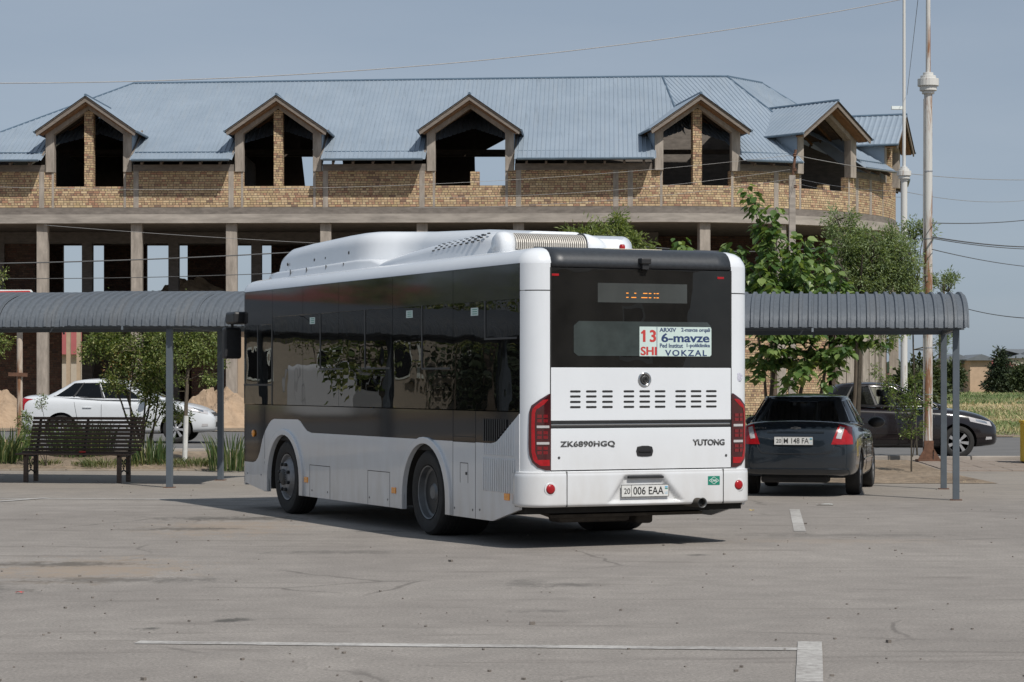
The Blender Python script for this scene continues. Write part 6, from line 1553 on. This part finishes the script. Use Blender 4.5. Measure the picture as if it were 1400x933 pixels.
# merge the reddish new leaves as a part of the shrub
shrub = [o for o in COL.objects if o.get('category') == 'shrub'][0]
for ch in list(t_.children):
    if ch.name.startswith('crown'): ch.name = 'red_new_leaves'; ch.parent = shrub
    else: bpy.data.objects.remove(ch)
bpy.data.objects.remove(t_)
# 6. whitewashed sapling
Y = 44.0; b = (P(252, 600, Y).x, Y, .05)
tree('young_tree', 'slim young tree with whitewashed trunk between the two left canopy posts', b,
     [(b, W_(257, 500), .045, .03, .01), (W_(257, 510), W_(225, 450), .016, .006, .05), (W_(257, 510), W_(285, 455), .016, .006, .05), (W_(257, 520), W_(300, 500), .01, .005, .06), (W_(257, 500), W_(258, 440), .02, .008, .03)],
     [(*W_(250, 480), .38, .3, .34, 90), (*W_(280, 475), .36, .3, .32, 80), (*W_(230, 465), .28, .3, .2, 32), (*W_(258, 450), .5, .3, .2, 44), (*W_(285, 520), .14, .15, .1, 14), (*W_(245, 520), .14, .12, .1, 12), (*W_(300, 488), .1, .15, .16, 10), (*W_(265, 425), .6, .3, .2, 36)],
     (.06, .03), m_shr2, m_bark, clump=(12, .10), seed=14, lime=.95, twig=.004)
# 7. low plants
Y = 42.3; b = (P(44, 620, Y).x, Y, .0)
Y = 43.6; b = (b[0], Y, .08)
tree('leafy_seedling', 'knee high leafy seedling beside the thin rusty post', b, [(b, W_(42, 570), .01, .004, .03), (b, W_(56, 545), .008, .003, .04), (b, W_(34, 585), .008, .003, .03)],
     [(*W_(40, 590), .2, .15, .28, 34), (*W_(56, 552), .07, .08, .14, 10), (*W_(34, 575), .1, .1, .2, 12), (*W_(48, 610), .16, .12, .12, 14)], (.05, .022), m_fresh, m_barkd, clump=(8, .07), seed=15, cat='plant', twig=.003)
Y = 48.0; b = (P(2, 600, Y).x - .6, Y, .1)
tree('edge_tree', 'tree mostly outside the left edge, a few leafy twigs showing', b, [(b, W_(-12, 420), .06, .03, .03), (W_(-12, 450), W_(5, 380), .012, .006, .02)], [(*W_(-2, 470), .28, .3, .2, 30), (*W_(0, 382), .12, .2, .14, 10), (*W_(-60, 420), .8, .8, .8, 60)], (.075, .035), m_shr, m_barkd, clump=(12, .1), seed=16)
def blades(name, label, spots, mat, hh, ww, cnt, spread, cat='plant', kind=None, group=None, lean=.35):
    rs = np.random.RandomState(len(spots) * 7 + int(hh * 100)); obs = []
    for (x, y, s_) in spots:
        n = int(cnt * s_); z0 = gz(x, y)
        a = rs.rand(n) * 2 * PI; r = rs.rand(n) ** .5 * spread * s_; X = r * np.cos(a); Y_ = r * np.sin(a)
        h_ = hh * s_ * rs.uniform(.5, 1.1, n); w_ = ww * rs.uniform(.6, 1.2, n); la = a + rs.normal(size=n) * .5; ln_ = h_ * lean * rs.uniform(.2, 1.2, n); th = rs.rand(n) * PI
        V = []
        for f_, wf in ((0, .6), (.45, 1), (.8, .7), (1, .02)):
            cx = X + np.cos(la) * ln_ * f_ ** 1.8; cy = Y_ + np.sin(la) * ln_ * f_ ** 1.8; cz = h_ * (f_ - .12 * f_ ** 3)
            V += [np.stack([cx - np.cos(th) * w_ * wf / 2, cy - np.sin(th) * w_ * wf / 2, cz], 1), np.stack([cx + np.cos(th) * w_ * wf / 2, cy + np.sin(th) * w_ * wf / 2, cz], 1)]
        V = np.stack(V, 1).reshape(-1, 3); q = np.array([(0, 1, 3, 2), (2, 3, 5, 4), (4, 5, 7, 6)])
        Fa = (q[None] + (np.arange(n) * 8)[:, None, None]).reshape(-1, 4)
        o = link(name, npmesh(name, V, Fa, mat)); o.location = (x, y, z0 + .02); obs.append(o)
        tag(o, label if isinstance(label, str) else label[len(obs) - 1], cat, group, kind)
    return obs
def gp2(px, Y): return P(px, 600, Y).x
blades('iris_clump', ['broad clump of sword shaped iris leaves at far left before the dirt heap', 'dense iris leaf clump behind the left part of the bench', 'iris leaf clump behind the middle of the bench', 'dark iris leaf clump right of the bench under the shrub', 'tall iris clump beside the bus front', 'small iris tuft left of the rusty post'],
       [(gp2(12, 44.5), 44.5, 1.1), (gp2(100, 45.4), 45.4, 1.15), (gp2(125, 45.6), 45.6, 1.15), (gp2(207, 43.9), 43.9, .95), (gp2(318, 42.9), 42.9, 1.1), (gp2(-4, 44.0), 44.0, .9)], m_iris, .66, .026, 170, .38, group='iris clumps in the soil strip')
wl = []; ws = []
for px, Y_, s_, lb in ((142, 43.6, 1.0, 'low weed tuft under the right half of the bench'), (118, 43.7, .6, 'tiny weed tuft under the middle of the bench'), (183, 43.8, .8, 'low weed tuft by the right bench legs'), (228, 43.9, .9, 'low weed tuft just left of the whitewashed trunk'), (262, 43.7, 1.0, 'low weed tuft right at the foot of the whitewashed trunk'), (282, 43.8, .9, 'low weed tuft before the rear canopy post'), (64, 43.9, .7, 'low weed tuft under the left half of the bench')):
    ws.append((gp2(px, Y_), Y_, s_)); wl.append(lb)
blades('weed_tuft', wl, ws, m_weed, .20, .016, 260, .42, group='weed tufts on the soil strip', lean=.8)
rs = np.random.RandomState(3)
blades('dry_grass', 'sparse dry grass and litter scattered over the soil strip', [(0, 0, 1)], m_weed, .01, .01, 2, 1, cat='grass', kind='stuff')
def scatter_grass(name, label, n, xf, yf, hf, wf, mat, lean=.5, keep=None):
    rs = np.random.RandomState(n % 97); Y_ = yf(rs.rand(n)); X = xf(rs.rand(n), Y_)
    if keep is not None: k_ = keep(X, Y_, rs.rand(n)); X, Y_ = X[k_], Y_[k_]
    n = len(X); Z = np.array([gz(a, b) for a, b in zip(X, Y_)]); h_ = hf(rs.rand(n), X, Y_); w_ = wf(rs.rand(n), Y_); th = rs.rand(n) * PI; la = rs.rand(n) * 2 * PI; ln_ = h_ * lean * rs.rand(n); V = []
    for f_, wfac in ((0, .7), (.55, 1), (1, .05)):
        cx = X + np.cos(la) * ln_ * f_ ** 1.7; cy = Y_ + np.sin(la) * ln_ * f_ ** 1.7; cz = Z + h_ * f_
        V += [np.stack([cx - np.cos(th) * w_ * wfac / 2, cy - np.sin(th) * w_ * wfac / 2, cz], 1), np.stack([cx + np.cos(th) * w_ * wfac / 2, cy + np.sin(th) * w_ * wfac / 2, cz], 1)]
    V = np.stack(V, 1).reshape(-1, 3); q = np.array([(0, 1, 3, 2), (2, 3, 5, 4)]); Fa = (q[None] + (np.arange(n) * 6)[:, None, None]).reshape(-1, 4)
    o = link(name, npmesh(name, V, Fa, mat)); return tag(o, label, 'grass', kind='stuff')
for o in [o for o in COL.objects if o.name.startswith('dry_grass')]: bpy.data.objects.remove(o)
def grass_mat():
    m, t, b, ob, uv = newmat('field_grass_blades')
    n1 = noise(t, mapv(t, ob, (.5, 1, 1)), .09, 5, .6); g_ = nn(t, 'ShaderNodeNewGeometry')
    f = mth(t, 'ADD', n1, mth(t, 'MULTIPLY', mth(t, 'SUBTRACT', g_.outputs['Random Per Island'], .5), .10))
    c = ramp(t, f, [(.42, (.10, .16, .045)), (.50, (.18, .22, .08)), (.54, (.46, .38, .21)), (.7, (.54, .44, .26))])
    t.links.new(c, b.inputs['Base Color']); b.inputs['Roughness'].default_value = .8; return m
m_fg = grass_mat()
scatter_grass('field_grass', 'low mixed dry and green grass covering the field across the road', 60000, lambda u, y: 9 + (y * .23 - 9 + 8) * u, lambda v: 68.2 + 130 * v ** 1.5, lambda r, x, y: (.25 + .75 * r * r) * (.13 + .06 * np.clip((y - 68) / 25, 0, 1)) * (.7 + .9 * (np.sin(x * .8 + y * .31) * np.sin(y * .23) > .1)), lambda r, y: .015 + .02 * r * y / 80, m_fg, 1.8)
scatter_grass('strip_grass', 'sparse dry grass and straw scattered over the soil strip', 5000, lambda u, y: -14 + 24 * u, lambda v: 43.3 + 3.6 * v, lambda r, x, y: .02 + .07 * r, lambda r, y: .008 + .012 * r, m_weed, 1.6, keep=lambda X, Y, r: (X < 5) & (r < .35 + .5 * (np.sin(X * 1.7) > 0)))
scatter_grass('patch_straw', 'dry straw scattered over the soil patch by the sapling', 2600, lambda u, y: 5.1 + 2.5 * u, lambda v: 38.5 + 8.2 * v, lambda r, x, y: .01 + .03 * r, lambda r, y: .008 + .010 * r, M('straw', (.36, .29, .18), .9), 2.2)
scatter_grass('verge_grass', 'green grass growing along the forecourt across the road', 9000, lambda u, y: -20 + 30 * u, lambda v: 68.5 + 10 * v, lambda r, x, y: .1 + .3 * r, lambda r, y: .03 + .03 * r, m_fg, .6, keep=lambda X, Y, r: np.sin(X * .9) > .2)

# ---------------- dirt heaps ----------------
from mathutils import noise as mnoise
def heap(label, x, y, z, rx_, ry_, h_, seed):
    random.seed(seed); ph = [random.random() * 6 for _ in range(6)]
    def f(u, v):
        a = u * 2 * PI; r = v
        k_ = 1 + .12 * math.sin(3 * a + ph[0]) + .08 * math.sin(7 * a + ph[1])
        zz = h_ * (1 - r ** 1.25) * (1 + .18 * math.sin(r * 5 + a * 2 + ph[2]) * (1 if r > .1 else 0)) + (mnoise.fractal((a * 1.6 * 0 + math.cos(a) * r * rx_ * 1.6 + seed, math.sin(a) * r * ry_ * 1.6, seed), .8, 2.2, 6) * .16 + mnoise.fractal((math.cos(a) * r * rx_ * 6, math.sin(a) * r * ry_ * 6, seed), .9, 2.1, 4) * .045) * (1 if r < .93 else .2)
        return (rx_ * r * k_ * math.cos(a), ry_ * r * k_ * math.sin(a), zz - .05)
    o = MB().grid(f, 150, 60).build('dirt_heap', m_heap, smooth=False, fix=False); o.location = (x, y, z); return tag(o, label, 'heap')
m_heap = M('excavated_earth', (.36, .26, .175), .95, var=.25, sc=1.5, bmp=.9, bsc=7)
heap('light brown dirt heap at the far left edge behind the white car', P(-25, 0, 72).x, 72, .24, 1.75, 1.6, 1.35, 1)
heap('low dirt spill at the far left in front of the heap', P(-2, 0, 46).x, 45.4, .1, .95, .7, .42, 9)
heap('broad light brown dirt heap behind the white car bonnet', P(300, 0, 73).x, 73, .24, 1.75, 1.6, 1.15, 2)
heap('dirt heap on the second floor seen through the left openings', P(262, 0, 111).x, 110.6, 4.75, 4.3, 2.2, 1.55, 3)
# ---------------- houses and trees in the distance ----------------
def house(name, x, y, z, w_, d_, h_, roofh, wallm, roofm, label, rz=0, wins=2, cat='house', gable=False):
    H_ = empty(name, (x, y, z), rz, label, cat)
    MB().b2(-w_ / 2, w_ / 2, 0, d_, 0, h_).build('wall', wallm, H_)
    if gable: MB().prism([(-w_ / 2 - .4, h_), (w_ / 2 + .4, h_), (w_ / 2 + .4, h_ + .1), (0, h_ + roofh), (-w_ / 2 - .4, h_ + .1)], 'y', -.4, d_ + .4).build('roof', roofm, H_)
    else:
        a = (w_ / 2 + .4, d_ + .4)
        MB().add([(-a[0], -.4, h_), (a[0], -.4, h_), (a[0], a[1], h_), (-a[0], a[1], h_), (-a[0] + d_ / 2, d_ / 2, h_ + roofh), (a[0] - d_ / 2, d_ / 2, h_ + roofh)], [(0, 1, 5, 4), (1, 2, 5), (2, 3, 4, 5), (3, 0, 4), (3, 2, 1, 0)]).build('roof', roofm, H_)
    for i in range(wins):
        xx = -w_ / 2 + w_ * (i + .5) / wins
        f_ = MB().b2(xx - .6, xx + .6, -.06, .0, h_ * .35, h_ * .8).build('window', m_stick, H_); MB().b2(xx - .5, xx + .5, -.07, -.05, h_ * .38, h_ * .77).build('pane', m_sideglass, f_)
    return H_
m_farbrick = M('distant_brick', (.50, .36, .25), .9, var=.15, sc=2); m_farwall = M('distant_plaster', (.42, .37, .31), .9, var=.1)
m_redroof = M('maroon_roof', (.26, .065, .06), .6, var=.15, sc=.5); m_greyroof = M('grey_slate_roof', (.14, .155, .17), .7, var=.15)
q = P(1327, 0, 215); house('brick_house', P(1309, 0, 215).x, 215, .55, 3.6, 5, P(0, 504, 215).z - .15, .9, m_farwall, m_greyroof, 'small pale shed with sloping grey roof beside the brick house in the field', gable=True, wins=2)
house('brick_house', P(1341, 0, 212).x, 212, .55, 1.9, 7, P(0, 500, 212).z - .1, .55, m_farbrick, m_greyroof, 'plain tan brick house end wall between shed and conifer', gable=True, wins=0)
house('red_roof_house', P(1290, 0, 300).x, 300, .5, 12, 6, P(0, 508, 300).z - .9, 1.2, m_farwall, m_redroof, 'far house with dark red roof behind the wooden pole')
house('red_roof_house', P(1350, 0, 310).x, 310, .5, 9, 6, P(0, 500, 310).z - .9, 1.4, m_farbrick, m_redroof, 'far house with dark red roof peeking above the brick house')
house('grey_block', P(1398, 0, 330).x, 330, .5, 3.0, 8, P(0, 486, 330).z - .9, 1.3, m_farwall, m_greyroof, 'far grey two storey building at the right edge above the trees')
house('red_roof_house', P(108, 0, 150).x, 150, .1, 9, 8, P(0, 487, 150).z, 3.0, m_farwall, m_redroof, 'house with maroon roof seen through the ground floor opening at left')
def fartree(label, px, Y_, w_, h_, mat, seed, con=False):
    x = P(px, 0, Y_).x; z = gz(x, Y_); bl = []
    if con: bl = [(x, Y_, z + h_ * (.12 + .8 * t), w_ * .5 * (1 - t * .75), w_ * .5 * (1 - t * .75), h_ * .09, int(60 * (1.15 - t))) for t in [i / 7 for i in range(8)]]
    else: bl = [(x + w_ * a, Y_, z + h_ * b_, w_ * .32, w_ * .3, h_ * .3, 55) for a, b_ in ((-.2, .45), (.2, .5), (0, .68), (.05, .35))]
    tree('distant_tree', label, (x, Y_, z), [((x, Y_, z), (x, Y_, z + h_ * .8), .12, .04, .05)], bl, (.30, .16), mat, m_barkd, clump=(9, .32), seed=seed, twig=.02)
fartree('dark conical evergreen in the field right of the brick house', 1367, 205, 2.7, 3.7, m_con, 21, True)
fartree('dark bushy tree right beside the conical evergreen', 1383, 208, 2.2, 2.6, m_con, 22)
fartree('green tree at the right edge of the field', 1399, 200, 2.0, 2.4, m_far, 23)
fartree('bushy tree left of the wooden pole in the distance', 1300, 180, 1.8, 2.6, m_far, 24)
fartree('loose tree in the field behind the thick rusty pole', 1262, 110, 1.6, 2.5, m_far, 25)
fartree('loose green bush in the gap beside the slender pole', 1246, 95, 1.5, 1.9, m_far, 26)
# far-off treeline closing the horizon
tl_ = MB(); random.seed(4)
for i in range(260):
    x = -300 + i * 2.6 * 1.0; x = x if x < 120 or random.random() < .9 else x; Y_ = 420 + random.random() * 60; s_ = random.uniform(1.6, 3.6)
    vs = []; 
    tl_.lathe([(s_ * .3, 0), (s_ * 1.0, s_ * .4), (s_ * 1.15, s_ * .9), (s_ * .7, s_ * 1.4), (.1, s_ * 1.7)], (x, Y_, .4), 'z', 7)
tag(tl_.build('far_treeline', m_con), 'hazy distant tree line along the horizon', 'trees', kind='stuff')

# ---------------- things behind and beside the viewer, mirrored in the bus glass ----------------
house('roadside_house', -82, 106, .2, 16, 10, 4.2, 3, m_farwall, m_redroof, 'long pale house with maroon roof mirrored in the bus side windows', R(50), 4)
house('roadside_house', -92, 126, .2, 13, 9, 4.0, 3.4, m_farbrick, m_redroof, 'brick house with maroon roof mirrored in the front side windows', R(40), 3)
house('roadside_house', -74, 90, .2, 12, 9, 4.4, 2.8, m_farwall, m_greyroof, 'pale house with grey roof far left, mirrored in the rear side windows', R(70), 3)
house('station_house', 48, -24, 0, 26, 12, 6, 4, m_farwall, m_greyroof, 'long low building behind the viewer, mirrored dimly in the rear window', R(200), 5)
def van(x, y, rz, mat, label, w_=2.0, l_=5.2, h_=2.2):
    V_ = empty('parked_van', (x, y, 0), rz, label, 'van')
    MB().prism([(-l_ / 2, .35), (l_ / 2, .35), (l_ / 2 + .05, .9), (l_ / 2 - .25, 1.15), (l_ / 2 - .9, h_ - .1), (l_ / 2 - 1.2, h_), (-l_ / 2 + .1, h_), (-l_ / 2, h_ - .15)], 'x', -w_ / 2, w_ / 2).build('body', mat, V_, bev=.06)
    for sx in (-1, 1):
        for i in range(3):
            y0 = -l_ / 2 + .3 + i * 1.25; MB().b2(sx * (w_ / 2 + .004) - .004, sx * (w_ / 2 + .004) + .004, y0, y0 + 1.1, 1.25, h_ - .3).build('window', m_carglass, V_)
        for yy in (-l_ * .3, l_ * .3):
            r_ = MB().lathe([(.34, 0), (.34, .2)], (sx * w_ / 2 - (.2 if sx > 0 else 0), yy, .34), 'x', 20).build('wheel', m_tyre, V_); MB().lathe([(.2, 0), (.2, .01)], (sx * (w_ / 2 + .005) - (.01 if sx > 0 else 0), yy, .34), 'x', 16).build('rim', m_alu, r_)
    MB().box((0, l_ / 2 - .55, 1.65), (w_ * .85, .02, .75), rx=R(55) * 0 + R(35)).build('windscreen', m_carglass, V_)
    return V_
van(-46.3, 72, R(60), m_pwhite, 'white van parked left of the photo, mirrored in the bus windows')
van(-50.0, 76.5, R(60), m_pwhite, 'second white van parked farther left, mirrored in the bus windows')
hb = [(-62 - i * 2.1, 70 + i * 3.6, 1.9, 2.4, 2.4, 1.9, 46) for i in range(14)]
tree('roadside_hedge', 'long tall dark hedge far left across the road, mirrored in the bus side windows', (-62, 70, .15), [((-62, 70, .15), (-64, 74, 2), .1, .05, .2), ((-70, 84, .15), (-71, 86, 2), .1, .05, .2), ((-82, 104, .15), (-83, 106, 2), .1, .05, .2)], hb, (.42, .26), m_con, m_bark, clump=(16, .6), seed=61, cat='hedge')
for i, (x, y, s_) in enumerate(((-20, 44.5, 1.0), (-27, 45, 1.2), (-33, 45, .9), (-58, 77, 1.7), (-63, 86, 1.9), (-67, 95, 1.8), (-53, 70.5, 1.5), (-72, 108, 2.2))):
    tree('roadside_tree', ['leafy roadside tree left of the photo, nearest the bench', 'taller leafy roadside tree left of the photo', 'smallest roadside tree far left of the photo', 'tall roadside tree across the road, mirrored in the middle bus windows', 'tall roadside tree before the maroon roofed house, mirrored in the bus', 'tall roadside tree mirrored in the front bus windows', 'tall roadside tree mirrored in the rear side windows of the bus', 'tallest roadside tree, farthest left across the road'][i], (x, y, .15), [((x, y, .15), (x, y, 2.4 * s_), .1, .06, .1)], [(x, y, 3.2 * s_, 1.4 * s_, 1.4 * s_, 1.1 * s_, 60), (x + .8, y, 2.3 * s_, 1.0, 1.0, .8, 30)], (.16, .09), m_shr, m_bark, clump=(14, .3), seed=40 + i)

# ---------------- air ----------------
hz = MB().b2(-420, 420, -90, 520, -1.0 - .2, 32).build('haze', None) if False else None
bm_ = MB().b2(-430, 430, -90, 540, -1.3, 30); me = bpy.data.meshes.new('haze'); me.from_pydata(bm_.v, [], bm_.f); hz = link('haze', me); hz['kind'] = 'stuff'
hm = bpy.data.materials.new('haze_air'); hm.use_nodes = True; t = hm.node_tree; t.nodes.clear(); out = t.nodes.new('ShaderNodeOutputMaterial'); pv = t.nodes.new('ShaderNodeVolumePrincipled')
pv.inputs['Density'].default_value = .0009; pv.inputs['Color'].default_value = (.78, .85, .93, 1); pv.inputs['Anisotropy'].default_value = .2; t.links.new(pv.outputs[0], out.inputs['Volume']); me.materials.append(hm)
HAZE = False
if not HAZE: bpy.data.objects.remove(hz)
